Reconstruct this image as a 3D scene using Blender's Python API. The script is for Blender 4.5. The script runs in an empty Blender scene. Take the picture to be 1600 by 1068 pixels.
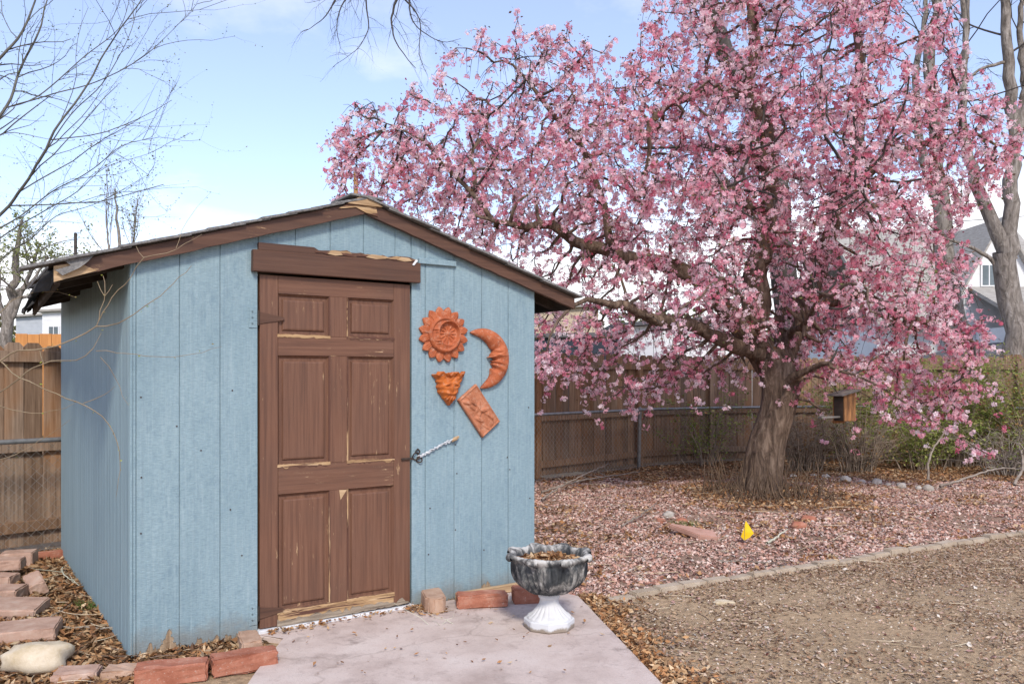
import bpy, bmesh, math, random
import numpy as np
from mathutils import Vector, Matrix, kdtree

random.seed(7); rng = np.random.default_rng(11)
scene = bpy.context.scene
col = scene.collection
R = math.radians

# ------------------------------------------------------------------ camera
CAM_H = 1.4
cam = bpy.data.cameras.new('camera'); cam_o = bpy.data.objects.new('camera', cam); col.objects.link(cam_o)
cam.sensor_width = 36.0; cam.lens = 36.0 * 1300 / 1600
cam.shift_y = 55.0 / 1600
cam.clip_start = 0.05; cam.clip_end = 2000
cam_o.location = (0, 0, CAM_H); cam_o.rotation_euler = (R(90), 0, 0)
scene.camera = cam_o

# ------------------------------------------------------------------ sky, sun, exposure
SUN_EL, SUN_AZ = 42.0, 170.0          # azimuth: degrees clockwise from +Y (where the light comes from)
world = bpy.data.worlds.new('World'); scene.world = world; world.use_nodes = True
wt = world.node_tree; wt.nodes.clear()
def wn(t, **k):
    n = wt.nodes.new(t)
    for a, v in k.items(): setattr(n, a, v)
    return n
w_out = wn('ShaderNodeOutputWorld'); w_bg = wn('ShaderNodeBackground')
sky = wn('ShaderNodeTexSky', sky_type='NISHITA', sun_disc=False, sun_elevation=R(SUN_EL), sun_rotation=R(SUN_AZ))
sky.air_density = 1.0; sky.dust_density = 0.6; sky.ozone_density = 3.0
w_bg.inputs['Strength'].default_value = 0.118
tc = wn('ShaderNodeTexCoord'); sep = wn('ShaderNodeSeparateXYZ')
wt.links.new(tc.outputs['Generated'], sep.inputs[0])
def wmath(op, a, b=None):
    n = wn('ShaderNodeMath', operation=op)
    for i, v in enumerate((a, b)):
        if v is None: continue
        if isinstance(v, (int, float)): n.inputs[i].default_value = v
        else: wt.links.new(v, n.inputs[i])
    return n.outputs[0]
# clouds lie in a flat layer: direction divided by its height (plus a little so that the horizon stays finite)
den = wmath('ADD', wmath('MAXIMUM', sep.outputs[2], 0.0), 0.16)
cx = wmath('DIVIDE', sep.outputs[0], den); cy = wmath('DIVIDE', sep.outputs[1], den)
cmb = wn('ShaderNodeCombineXYZ'); wt.links.new(cx, cmb.inputs[0]); wt.links.new(cy, cmb.inputs[1])
cmb.inputs[2].default_value = 3.7
cn = wn('ShaderNodeTexNoise'); cn.inputs['Scale'].default_value = 0.9; cn.inputs['Detail'].default_value = 7; cn.inputs['Roughness'].default_value = 0.55
wt.links.new(cmb.outputs[0], cn.inputs['Vector'])
low = wmath('SUBTRACT', 0.50, wmath('MULTIPLY', sep.outputs[2], 1.75))      # more cloud towards the horizon, all the way round
low = wmath('MAXIMUM', low, 0.0)
cov = wmath('ADD', cn.outputs['Fac'], wmath('MULTIPLY', low, 1.05))
cr = wn('ShaderNodeValToRGB'); wt.links.new(cov, cr.inputs[0])
cr.color_ramp.elements[0].position = 0.56; cr.color_ramp.elements[0].color = (0, 0, 0, 1)
cr.color_ramp.elements[1].position = 0.78; cr.color_ramp.elements[1].color = (1, 1, 1, 1)
veil = wmath('ADD', wmath('MULTIPLY', cr.outputs[0], 0.76), 0.14)              # thin high veil everywhere
wmix = wn('ShaderNodeMix', data_type='RGBA'); wt.links.new(veil, wmix.inputs[0])
wtint = wn('ShaderNodeMix', data_type='RGBA', blend_type='MULTIPLY'); wtint.inputs[0].default_value = 1.0; wtint.inputs[7].default_value = (1.02, 0.94, 1.0, 1)
wt.links.new(sky.outputs[0], wtint.inputs[6]); wt.links.new(wtint.outputs[2], wmix.inputs[6]); wmix.inputs[7].default_value = (5.5, 5.4, 5.45, 1)
wt.links.new(wmix.outputs[2], w_bg.inputs['Color']); wt.links.new(w_bg.outputs[0], w_out.inputs['Surface'])

sun = bpy.data.lights.new('sun', 'SUN'); sun_o = bpy.data.objects.new('sun', sun); col.objects.link(sun_o)
sun.energy = 1.5; sun.angle = R(11); sun.color = (1.0, 0.92, 0.80)
az, el = R(SUN_AZ), R(SUN_EL)
to_sun = Vector((math.sin(az) * math.cos(el), math.cos(az) * math.cos(el), math.sin(el)))
sun_o.rotation_euler = to_sun.to_track_quat('Z', 'Y').to_euler(); sun_o.location = to_sun * 60

vs = scene.view_settings
vs.view_transform = 'Standard'; vs.look = 'None'; vs.gamma = 1.0; vs.exposure = 1.17; vs.use_curve_mapping = False
try:
    scene.cycles.use_denoising = True
    scene.cycles.max_bounces = 6; scene.cycles.transparent_max_bounces = 4
except Exception: pass

# ------------------------------------------------------------------ helpers
def link(o, parent=None):
    col.objects.link(o)
    if parent is not None: o.parent = parent
    return o
def tag(o, label=None, cat=None, group=None, kind=None):
    if label: o['label'] = label
    if cat: o['category'] = cat
    if group: o['group'] = group
    if kind: o['kind'] = kind
    return o
def empty(name, loc=(0, 0, 0), rz=0.0):
    o = bpy.data.objects.new(name, None); o.location = loc; o.rotation_euler = (0, 0, rz); o.empty_display_size = 0.1
    return link(o)
def mesh_data(name, V, F, mat=None, smooth=False):
    me = bpy.data.meshes.new(name); me.from_pydata([tuple(v) for v in V], [], [tuple(f) for f in F])
    if mat: me.materials.append(mat)
    if smooth: me.polygons.foreach_set('use_smooth', [True] * len(me.polygons))
    me.update(); return me
def mesh_obj(name, V, F, mat=None, parent=None, smooth=False):
    return link(bpy.data.objects.new(name, mesh_data(name, V, F, mat, smooth)), parent)
def big_mesh(name, V, F, mat, parent=None, colors=None, smooth=False):
    """V (n,3), F (m,k) arrays; colors (m,3) one albedo per face"""
    V = np.asarray(V, np.float32); F = np.asarray(F, np.int32); m, k = F.shape
    me = bpy.data.meshes.new(name)
    me.vertices.add(len(V)); me.vertices.foreach_set('co', V.ravel())
    me.loops.add(m * k); me.loops.foreach_set('vertex_index', F.ravel())
    me.polygons.add(m); me.polygons.foreach_set('loop_start', np.arange(0, m * k, k, dtype=np.int32))
    me.polygons.foreach_set('loop_total', np.full(m, k, np.int32))
    if smooth: me.polygons.foreach_set('use_smooth', np.ones(m, bool))
    me.update(calc_edges=True)
    if colors is not None:
        a = me.attributes.new('tint', 'FLOAT_COLOR', 'FACE')
        c = np.ones((m, 4), np.float32); c[:, :3] = colors; a.data.foreach_set('color', c.ravel())
    me.materials.append(mat)
    return link(bpy.data.objects.new(name, me), parent)
def bm_finish(name, bm, mat, parent=None, bevel=0.0, segs=1, smooth=False):
    if bevel > 0:
        bmesh.ops.bevel(bm, geom=list(bm.edges), offset=bevel, segments=segs, affect='EDGES', clamp_overlap=True)
    bmesh.ops.recalc_face_normals(bm, faces=bm.faces)
    me = bpy.data.meshes.new(name); bm.to_mesh(me); bm.free()
    if mat: me.materials.append(mat)
    if smooth: me.polygons.foreach_set('use_smooth', [True] * len(me.polygons))
    return link(bpy.data.objects.new(name, me), parent)
def prism_bm(poly, a0, a1, axes='xz'):
    """polygon (in two axes) extruded along the third from a0 to a1"""
    bm = bmesh.new()
    def P(p, a): return {'xz': (p[0], a, p[1]), 'xy': (p[0], p[1], a), 'yz': (a, p[0], p[1])}[axes]
    lo = [bm.verts.new(P(p, a0)) for p in poly]; hi = [bm.verts.new(P(p, a1)) for p in poly]
    bm.faces.new(lo); bm.faces.new(list(reversed(hi)))
    n = len(poly)
    for i in range(n): bm.faces.new((lo[i], lo[(i + 1) % n], hi[(i + 1) % n], hi[i]))
    return bm
def prism(name, poly, a0, a1, mat, parent=None, axes='xz', bevel=0.0):
    return bm_finish(name, prism_bm(poly, a0, a1, axes), mat, parent, bevel)
def box(name, x0, x1, y0, y1, z0, z1, mat, parent=None, bevel=0.0, jit=0.0):
    bm = prism_bm([(x0, z0), (x1, z0), (x1, z1), (x0, z1)], y0, y1)
    if jit:
        for v in bm.verts: v.co += Vector((random.uniform(-jit, jit), random.uniform(-jit, jit), random.uniform(-jit, jit)))
    return bm_finish(name, bm, mat, parent, bevel)
def tubes(polys, sides=5):
    """polys: list of (pts (n,3), radii (n,)); returns V, F of open tapering tubes with closed tips"""
    Vs, Fs, off = [], [], 0
    ang = np.linspace(0, 2 * np.pi, sides, endpoint=False); ca, sa = np.cos(ang), np.sin(ang)
    for P, r in polys:
        P = np.asarray(P, float); r = np.asarray(r, float); n = len(P)
        if n < 2: continue
        T = np.gradient(P, axis=0); T /= np.linalg.norm(T, axis=1)[:, None] + 1e-9
        ref = np.array([0.31, 0.85, 0.42]) if abs(T[0] @ np.array([0.31, 0.85, 0.42])) < 0.9 else np.array([1., 0, 0.1])
        A = np.cross(T, ref); A /= np.linalg.norm(A, axis=1)[:, None] + 1e-9
        B = np.cross(T, A)
        V = P[:, None, :] + r[:, None, None] * (ca[None, :, None] * A[:, None, :] + sa[None, :, None] * B[:, None, :])
        Vs.append(V.reshape(-1, 3))
        i = np.arange(n - 1)[:, None] * sides; j = np.arange(sides)[None, :]; j2 = (j + 1) % sides
        F = np.stack([i + j, i + j2, i + sides + j2, i + sides + j], -1).reshape(-1, 4) + off
        Fs.append(F); off += n * sides
    return np.concatenate(Vs), np.concatenate(Fs)
def smooth_poly(P, r, step=0.12, wob=0.0):
    """Catmull-Rom through the control points with optional wobble"""
    P = np.asarray(P, float); r = np.asarray(r, float)
    Q = np.vstack([2 * P[0] - P[1], P, 2 * P[-1] - P[-2]]); out, ro = [], []
    for i in range(1, len(Q) - 2):
        L = np.linalg.norm(Q[i + 1] - Q[i]); n = max(2, int(L / step))
        t = np.linspace(0, 1, n, endpoint=False)[:, None]
        a, b, c, d = Q[i - 1], Q[i], Q[i + 1], Q[i + 2]
        out.append(0.5 * (2 * b + (c - a) * t + (2 * a - 5 * b + 4 * c - d) * t ** 2 + (3 * b - a - 3 * c + d) * t ** 3))
        ro.append(r[i - 1] + (r[i] - r[i - 1]) * t[:, 0])
    out.append(P[-1:]); ro.append(r[-1:])
    O = np.concatenate(out); ro = np.concatenate(ro)
    if wob: O[1:] += rng.normal(0, wob, (len(O) - 1, 3))
    return O, ro
def _hash(ix, iy, s):
    h = (ix * 374761393 + iy * 668265263 + s * 2147483647 + 1013904223) & 0xffffffff
    h = ((h ^ (h >> 13)) * 1274126177) & 0xffffffff
    return ((h ^ (h >> 16)) & 0xffff) / 65535.0
def vnoise(x, y, s=0):
    x = np.asarray(x, float); y = np.asarray(y, float)
    ix = np.floor(x).astype(np.int64); iy = np.floor(y).astype(np.int64); fx = x - ix; fy = y - iy
    fx = fx * fx * (3 - 2 * fx); fy = fy * fy * (3 - 2 * fy)
    a = _hash(ix, iy, s); b = _hash(ix + 1, iy, s); c = _hash(ix, iy + 1, s); d = _hash(ix + 1, iy + 1, s)
    return (a * (1 - fx) + b * fx) * (1 - fy) + (c * (1 - fx) + d * fx) * fy
def fbm(x, y, s=0, o=4):
    return sum(vnoise(np.asarray(x) * 2 ** i, np.asarray(y) * 2 ** i, s + i) * 0.5 ** i for i in range(o)) / (2 - 0.5 ** (o - 1))
def in_poly(px, py, poly):
    px = np.asarray(px, float); py = np.asarray(py, float); inside = np.zeros(px.shape, bool); n = len(poly)
    for i in range(n):
        x0, y0 = poly[i]; x1, y1 = poly[(i + 1) % n]
        c = ((y0 > py) != (y1 > py)) & (px < (x1 - x0) * (py - y0) / (y1 - y0 + 1e-12) + x0)
        inside ^= c
    return inside
def poly_dist(px, py, poly):
    d = np.full(np.shape(px), 1e9)
    for i in range(len(poly)):
        a = np.array(poly[i]); b = np.array(poly[(i + 1) % len(poly)]); ab = b - a
        t = np.clip(((px - a[0]) * ab[0] + (py - a[1]) * ab[1]) / (ab @ ab), 0, 1)
        d = np.minimum(d, np.hypot(px - a[0] - t * ab[0], py - a[1] - t * ab[1]))
    return d

# ------------------------------------------------------------------ materials
class Mat:
    def __init__(s, name, rough=0.8, spec=0.3):
        s.m = bpy.data.materials.new(name); s.m.use_nodes = True; s.nt = s.m.node_tree
        s.b = s.nt.nodes['Principled BSDF']; s.out = s.nt.nodes['Material Output']
        s.b.inputs['Roughness'].default_value = rough; s.b.inputs['Specular IOR Level'].default_value = spec
        s.tc = s.nt.nodes.new('ShaderNodeTexCoord'); s.oi = s.nt.nodes.new('ShaderNodeObjectInfo')
        s._v = s.tc.outputs['Object']
    def n(s, t, **k):
        q = s.nt.nodes.new(t)
        for a, v in k.items(): setattr(q, a, v)
        return q
    def put(s, sock, v):
        if isinstance(v, bpy.types.NodeSocket): s.nt.links.new(v, sock)
        elif isinstance(v, tuple) and len(v) == 3 and sock.type == 'RGBA': sock.default_value = (*v, 1)
        else: sock.default_value = v
    def math(s, op, a, b=0.0):
        q = s.n('ShaderNodeMath', operation=op); s.put(q.inputs[0], a); s.put(q.inputs[1], b); return q.outputs[0]
    def vary(s):          # shift the texture by a random amount for each object
        q = s.n('ShaderNodeVectorMath', operation='ADD'); s.put(q.inputs[0], s.tc.outputs['Object'])
        c = s.n('ShaderNodeVectorMath', operation='SCALE'); c.inputs[0].default_value = (31.7, 17.3, 53.1); s.put(c.inputs['Scale'], s.oi.outputs['Random'])
        s.put(q.inputs[1], c.outputs[0]); s._v = q.outputs[0]; return s
    def vec(s, scale=(1, 1, 1)):
        q = s.n('ShaderNodeMapping'); s.put(q.inputs['Vector'], s._v); q.inputs['Scale'].default_value = scale; return q.outputs[0]
    def noise(s, scale=5, detail=4, rough=0.55, stretch=(1, 1, 1), dist=0.0):
        q = s.n('ShaderNodeTexNoise'); s.put(q.inputs['Vector'], s.vec(stretch)); q.inputs['Scale'].default_value = scale
        q.inputs['Detail'].default_value = detail; q.inputs['Roughness'].default_value = rough; q.inputs['Distortion'].default_value = dist
        return q.outputs['Fac']
    def voronoi(s, scale=5, feature='F1', stretch=(1, 1, 1)):
        q = s.n('ShaderNodeTexVoronoi', feature=feature); s.put(q.inputs['Vector'], s.vec(stretch)); q.inputs['Scale'].default_value = scale
        return q
    def ramp(s, f, *stops):
        q = s.n('ShaderNodeValToRGB'); s.put(q.inputs[0], f); e = q.color_ramp.elements
        while len(e) < len(stops): e.new(0.5)
        for i, (p, c) in enumerate(stops):
            e[i].position = p; e[i].color = (*c, 1) if isinstance(c, tuple) else (c, c, c, 1)
        return q.outputs[0]
    def mix(s, f, a, b, mode='MIX'):
        q = s.n('ShaderNodeMix', data_type='RGBA', blend_type=mode); s.put(q.inputs[0], f); s.put(q.inputs[6], a); s.put(q.inputs[7], b); return q.outputs[2]
    def sepz(s):
        q = s.n('ShaderNodeSeparateXYZ'); s.put(q.inputs[0], s.tc.outputs['Object']); return q.outputs
    def color(s, c): s.put(s.b.inputs['Base Color'], c); return s
    def bump(s, h, strength=0.5, dist=0.01):
        q = s.n('ShaderNodeBump'); q.inputs['Strength'].default_value = strength; q.inputs['Distance'].default_value = dist
        s.put(q.inputs['Height'], h); s.put(s.b.inputs['Normal'], q.outputs[0]); return s
    def tint(s):
        return s.n('ShaderNodeAttribute', attribute_name='tint').outputs['Color']

def mat_paint_blue():
    a = Mat('blue_painted_siding', 0.62, 0.3)
    big = a.noise(2.2, 4, 0.6, (1, 1, 0.45)); fine = a.noise(60, 4, 0.6, (0.5, 0.5, 3.0)); grain = a.noise(26, 3, 0.6, (3.0, 3.0, 0.12))
    c = a.ramp(big, (0.3, (0.210, 0.305, 0.345)), (0.7, (0.285, 0.392, 0.428)))
    mot = a.noise(24, 5, 0.7, (1.0, 1.0, 0.7), 0.8); c = a.mix(a.math('MULTIPLY', a.ramp(mot, (0.36, 0.5), (0.52, 0.0)), a.ramp(a.noise(3.1, 3), (0.4, 0.25), (0.62, 1.0))), c, (0.135, 0.215, 0.270))
    c = a.mix(a.ramp(fine, (0.35, 0.5), (0.6, 0.0)), c, (0.140, 0.215, 0.265))
    c = a.mix(a.ramp(grain, (0.50, 0.0), (0.78, 0.38)), c, (0.36, 0.45, 0.48))
    spots = a.voronoi(9.0, 'F1', (1.0, 1.0, 0.55)); sp = a.ramp(spots.outputs['Distance'], (0.0, 1.0), (0.035, 0.0))
    c = a.mix(a.math('MULTIPLY', sp, a.ramp(a.noise(1.7, 2), (0.5, 0.0), (0.62, 0.8))), c, (0.05, 0.055, 0.06))
    z = a.sepz()[2]
    # paint that has flaked off above the damp ground, in ragged tongues
    tongue = a.math('ADD', a.math('MULTIPLY', a.noise(5.5, 5, 0.65, (1.6, 1.6, 0.5)), 0.42), a.math('MULTIPLY', a.noise(40, 3, 0.6, (1, 1, .6)), 0.05))
    pm = a.ramp(a.math('SUBTRACT', a.math('SUBTRACT', tongue, 0.205), z), (0.0, 0.0), (0.006, 1.0))
    wood = a.ramp(a.noise(30, 4, 0.6, (2, 2, 0.2)), (0.3, (0.20, 0.13, 0.075)), (0.7, (0.42, 0.31, 0.20)))
    mud = a.ramp(a.math('SUBTRACT', a.math('MULTIPLY', a.noise(9, 5, .7), .30), z), (-.06, 0.0), (.10, .55)); c = a.mix(mud, c, (0.20, 0.175, 0.14))
    run = a.ramp(a.noise(7, 4, .65, (4, 4, .05)), (.58, 0.0), (.74, .40)); c = a.mix(run, c, (0.165, 0.235, 0.275))
    c = a.mix(pm, c, wood)
    a.color(c)
    h = a.math('ADD', a.math('MULTIPLY', a.noise(120, 3, 0.6, (0.35, 0.35, 2.2)), 0.7), a.math('MULTIPLY', a.noise(16, 4, 0.6, (3, 3, 0.25)), 0.9))
    h = a.math('SUBTRACT', h, a.math('MULTIPLY', pm, 0.6))
    return a.bump(h, 0.8, 0.006).m
def mat_paint_blue_side():
    a = Mat('blue_painted_side_siding', 0.65, 0.3)
    st = a.noise(14, 5, 0.65, (4, 4, 0.06)); big = a.noise(1.4, 3, 0.5)
    c = a.ramp(st, (0.32, (0.165, 0.240, 0.275)), (0.5, (0.250, 0.355, 0.395)), (0.72, (0.305, 0.415, 0.450)))
    c = a.mix(a.ramp(big, (0.4, 0.0), (0.7, 0.35)), c, (0.200, 0.285, 0.325))
    a.color(c); return a.bump(a.noise(20, 4, 0.6, (4, 4, 0.08)), 0.6, 0.005).m
def mat_brown(name, horiz=False, chips=0.5, dk=1.0):
    a = Mat(name, 0.55, 0.35)
    st = (0.10, 2.5, 3.0) if horiz else (3.0, 2.5, 0.10)
    g = a.noise(18, 5, 0.62, st); big = a.noise(3.0, 3)
    c = a.ramp(g, (0.28, (0.088, 0.041, 0.026)), (0.52, (0.152, 0.071, 0.042)), (0.82, (0.205, 0.106, 0.066)))
    c = a.mix(a.ramp(big, (0.4, 0.0), (0.75, 0.5)), c, (0.115, 0.062, 0.042))
    if dk < 1: c = a.mix(1.0, c, (dk, dk, dk), 'MULTIPLY')
    st2 = (0.22, 1, 1.6) if horiz else (1.6, 1, 0.22)
    ch = a.math('MULTIPLY', a.ramp(a.noise(34, 5, 0.7, st2), (0.60, 0.0), (0.66, 1.0)), a.ramp(a.noise(4.0, 3, 0.6), (0.50 + 0.12 * (1 - chips), 0.0), (0.60 + 0.12 * (1 - chips), 1.0)))
    wood = a.ramp(a.noise(50, 3), (0.3, (0.30, 0.17, 0.085)), (0.7, (0.55, 0.38, 0.22)))
    c = a.mix(ch, c, wood); a.color(c)
    h = a.math('SUBTRACT', g, a.math('MULTIPLY', ch, 0.8))
    return a.bump(h, 0.45, 0.004).m
def mat_bare(name, horiz=True, paint=0.5):
    a = Mat(name, 0.8, 0.2)
    st = (0.12, 1, 2.2) if horiz else (2.2, 1, 0.12)
    w = a.ramp(a.noise(26, 5, 0.7, st), (0.28, (0.16, 0.095, 0.05)), (0.5, (0.42, 0.27, 0.14)), (0.75, (0.62, 0.47, 0.30)))
    p = a.ramp(a.noise(16, 5, 0.7, st), (paint - 0.03, 1.0), (paint + 0.03, 0.0))
    a.color(a.mix(p, w, (0.105, 0.05, 0.036))); return a.bump(a.noise(40, 4, 0.7, st), 0.7, 0.005).m
def mat_simple(name, c0, c1, scale=8, rough=0.8, bump=0.3, stretch=(1, 1, 1), spec=0.3, metal=0.0, bscale=None, dist=0.006, vary=False):
    a = Mat(name, rough, spec); a.b.inputs['Metallic'].default_value = metal
    if vary: a.vary()
    a.color(a.ramp(a.noise(scale, 5, 0.6, stretch), (0.3, c0), (0.7, c1)))
    if bump: a.bump(a.noise(bscale or scale * 3, 4, 0.6, stretch), bump, dist)
    return a.m
def mat_tint(name, rough=0.85, trans=0.0, spec=0.2, noise=0.0):
    a = Mat(name, rough, spec); c = a.tint(); a.color(c)
    if trans:
        t = a.n('ShaderNodeBsdfTranslucent'); a.put(t.inputs['Color'], c); mx = a.n('ShaderNodeMixShader'); mx.inputs[0].default_value = trans
        a.nt.links.new(a.b.outputs[0], mx.inputs[1]); a.nt.links.new(t.outputs[0], mx.inputs[2]); a.nt.links.new(mx.outputs[0], a.out.inputs['Surface'])
    return a.m
def mat_terracotta(name, c0, c1, c2):
    a = Mat(name, 0.7, 0.3)
    c = a.ramp(a.noise(14, 5, 0.65), (0.3, c0), (0.55, c1), (0.8, c2)); c = a.mix(a.ramp(a.noise(38, 5, .7), (.52, 0.0), (.68, .55)), c, (0.52, 0.33, 0.235)); c = a.mix(a.ramp(a.noise(23, 5, .7), (.32, .5), (.42, 0.0)), c, (0.13, 0.042, 0.024)); a.color(c)
    return a.bump(a.noise(90, 4), 0.4, 0.004).m
def mat_bark(name, c0, c1, c2, scale=9, dist=0.03):
    a = Mat(name, 0.9, 0.15)
    n = a.noise(scale, 6, 0.7, (1, 1, 0.28), 0.6); c = a.ramp(n, (0.3, c0), (0.5, c1), (0.72, c2)); a.color(c)
    return a.bump(n, 0.9, dist).m
MB = mat_paint_blue(); MBS = mat_paint_blue_side()
MBR = mat_brown('brown_door_paint', False, 0.6); MBRH = mat_brown('brown_rail_paint', True, 1.15); MBRL = mat_brown('brown_board_paint', True, 0.12, .66)
MBARE = mat_bare('flaking_bare_wood', True, 0.47); MBAREV = mat_bare('flaking_bare_wood_upright', False, 0.53)
MWOOD = mat_simple('raw_tan_wood', (0.30, 0.19, 0.10), (0.56, 0.40, 0.24), 20, 0.8, 0.5, (0.2, 1, 2))
MSHIN = mat_simple('grey_asphalt_shingle', (0.10, 0.10, 0.10), (0.25, 0.24, 0.23), 60, 0.95, 0.6, vary=True)
MFELT = mat_simple('black_roofing_felt', (0.012, 0.012, 0.013), (0.05, 0.045, 0.04), 12, 0.9, 0.6)
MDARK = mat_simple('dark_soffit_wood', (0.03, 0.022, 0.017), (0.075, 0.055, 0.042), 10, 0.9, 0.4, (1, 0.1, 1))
MMETAL = mat_simple('galvanised_steel', (0.18, 0.18, 0.18), (0.31, 0.31, 0.305), 15, 0.45, 0.1, metal=0.6)
MRUST = mat_simple('dark_rusty_iron', (0.03, 0.025, 0.022), (0.09, 0.06, 0.045), 40, 0.6, 0.3, metal=0.4)
MTERRA = mat_terracotta('terracotta', (0.27, 0.066, 0.026), (0.41, 0.112, 0.042), (0.50, 0.18, 0.088))
MTERRAO = mat_terracotta('orange_terracotta', (0.30, 0.070, 0.014), (0.50, 0.130, 0.022), (0.60, 0.21, 0.06))
MTERRAT = mat_terracotta('pale_terracotta', (0.30, 0.105, 0.05), (0.43, 0.165, 0.085), (0.52, 0.26, 0.16))
MWHITE = mat_simple('chalky_white_paint', (0.56, 0.57, 0.58), (0.74, 0.75, 0.76), 10, 0.75, 0.3)

# ------------------------------------------------------------------ ground
SH_A = np.array([-1.896, 4.13]); SH_ANG = math.atan2(0.565, 0.825)
SH_U = np.array([math.cos(SH_ANG), math.sin(SH_ANG)]); SH_V = np.array([-SH_U[1], SH_U[0]])
SH_W, SH_D = 2.48, 2.9
def shed_xy(s, t): return SH_A + s * SH_U + t * SH_V
SHED_POLY = [tuple(shed_xy(*p)) for p in ((0, 0), (SH_W, 0), (SH_W, SH_D), (0, SH_D))]
SLAB = [(-1.20, 4.40), (-1.42, 4.47), (-1.36, 4.52), tuple(shed_xy(0.66, -0.012)), tuple(shed_xy(1.56, -0.012)), tuple(shed_xy(2.47, -0.012)), (0.425, 5.25), (0.667, 3.80), (1.05, 1.50), (-1.05, 1.50), (-1.20, 3.9)]
EDGE = [(0.50, 5.08), (0.80, 5.29), (1.11, 5.50), (1.46, 5.70), (1.82, 5.90), (2.13, 6.06), (2.43, 6.21), (2.68, 6.36), (2.92, 6.52), (3.22, 6.68), (3.79, 7.0), (4.5, 7.33), (5.4, 7.75), (6.4, 8.3), (7.6, 9.1)]
FENCE = [(-6.6, 3.72), (-3.55, 6.98), (0.34, 11.28), (1.98, 12.95), (3.3, 13.75), (5.6, 14.25), (10.8, 12.6)]
BED = EDGE + [(11, 11), (10.8, 12.6), (5.6, 14.2), (3.3, 13.7), (1.98, 12.9), (0.34, 11.2), (-1.4, 9.3), (-1.49, 7.92), (0.149, 5.53), (0.42, 5.25)]
MULCH = [(-6.6, 3.6), (-3.6, 6.9), (-3.0, 7.6), tuple(shed_xy(0, SH_D)), tuple(shed_xy(0, 0)), tuple(shed_xy(0.66, 0)), (-1.36, 4.5), (-1.22, 4.2), (-1.45, 3.9), (-2.1, 3.55), (-2.8, 2.6), (-5, 2.0)]
def gz(x, y):
    x = np.asarray(x, float); y = np.asarray(y, float)
    h = (fbm(x * 1.3, y * 1.3, 3) - 0.5) * 0.05 + (fbm(x * 6, y * 6, 9) - 0.5) * 0.018
    d = np.hypot(x - 2.91, y - 9.8); h = h + 0.04 * np.exp(-(d / 0.75) ** 2) + 0.02 * np.exp(-(d / 2.0) ** 2)
    near = np.clip(np.minimum(poly_dist(x, y, SLAB), poly_dist(x, y, SHED_POLY)) / 0.35, 0, 1)
    near = np.where(in_poly(x, y, SLAB) | in_poly(x, y, SHED_POLY), 0, near)
    far = np.clip((40 - np.hypot(x, y)) / 25, 0, 1)
    return h * near * far - 0.012 * (1 - near)
def build_ground():
    xs = np.concatenate([[-400, -150, -60, -30, -15, -9], np.arange(-7, 11.01, 0.09), [13, 17, 30, 60, 150, 400]])
    ys = np.concatenate([[-60, -20, -6, -1], np.arange(0.5, 15.5, 0.09), [18, 24, 40, 80, 200, 600]])
    X, Y = np.meshgrid(xs, ys); Z = gz(X, Y)
    V = np.stack([X, Y, Z], -1).reshape(-1, 3); nx, ny = len(xs), len(ys)
    i = np.arange(ny - 1)[:, None] * nx + np.arange(nx - 1)[None, :]
    F = np.stack([i, i + 1, i + 1 + nx, i + nx], -1).reshape(-1, 4)
    c = V[F].mean(1); x, y = c[:, 0], c[:, 1]
    wob = (fbm(x * 3, y * 3, 21) - 0.5) * 0.35
    soil = np.array([0.52, 0.375, 0.235]); bed = np.array([0.37, 0.25, 0.185]); mul = np.array([0.20, 0.115, 0.055]); turf = np.array([0.13, 0.13, 0.06])
    C = np.tile(soil, (len(F), 1)) * (0.8 + 0.4 * fbm(x * 1.1, y * 1.1, 31))[:, None]
    ib = in_poly(x, y, BED); C[ib] = bed * (0.7 + 0.6 * fbm(x * 2, y * 2, 33))[ib, None]
    im = in_poly(x, y, MULCH); C[im] = mul
    fd = (y - 12.2) + wob * 2; C[(fd > 0) & (y < 16)] = mul
    C[np.hypot(x, y) > 22] = turf
    a = Mat('bare_soil', 0.95, 0.1); n = a.noise(30, 6, 0.7); n2 = a.noise(140, 3, 0.7)
    cc = a.mix(a.ramp(n, (0.35, 0.55), (0.6, 0.0)), a.tint(), (0.07, 0.05, 0.035)); cc = a.mix(a.ramp(n2, (0.6, 0.0), (0.72, 0.5)), cc, (0.42, 0.35, 0.27))
    a.color(cc); a.bump(a.math('ADD', n, a.math('MULTIPLY', n2, 0.5)), 0.8, 0.02)
    o = big_mesh('ground', V, F, a.m, None, C, smooth=True); tag(o, 'bare tan garden soil around the shed and bed', None, None, 'structure')
build_ground()

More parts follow.
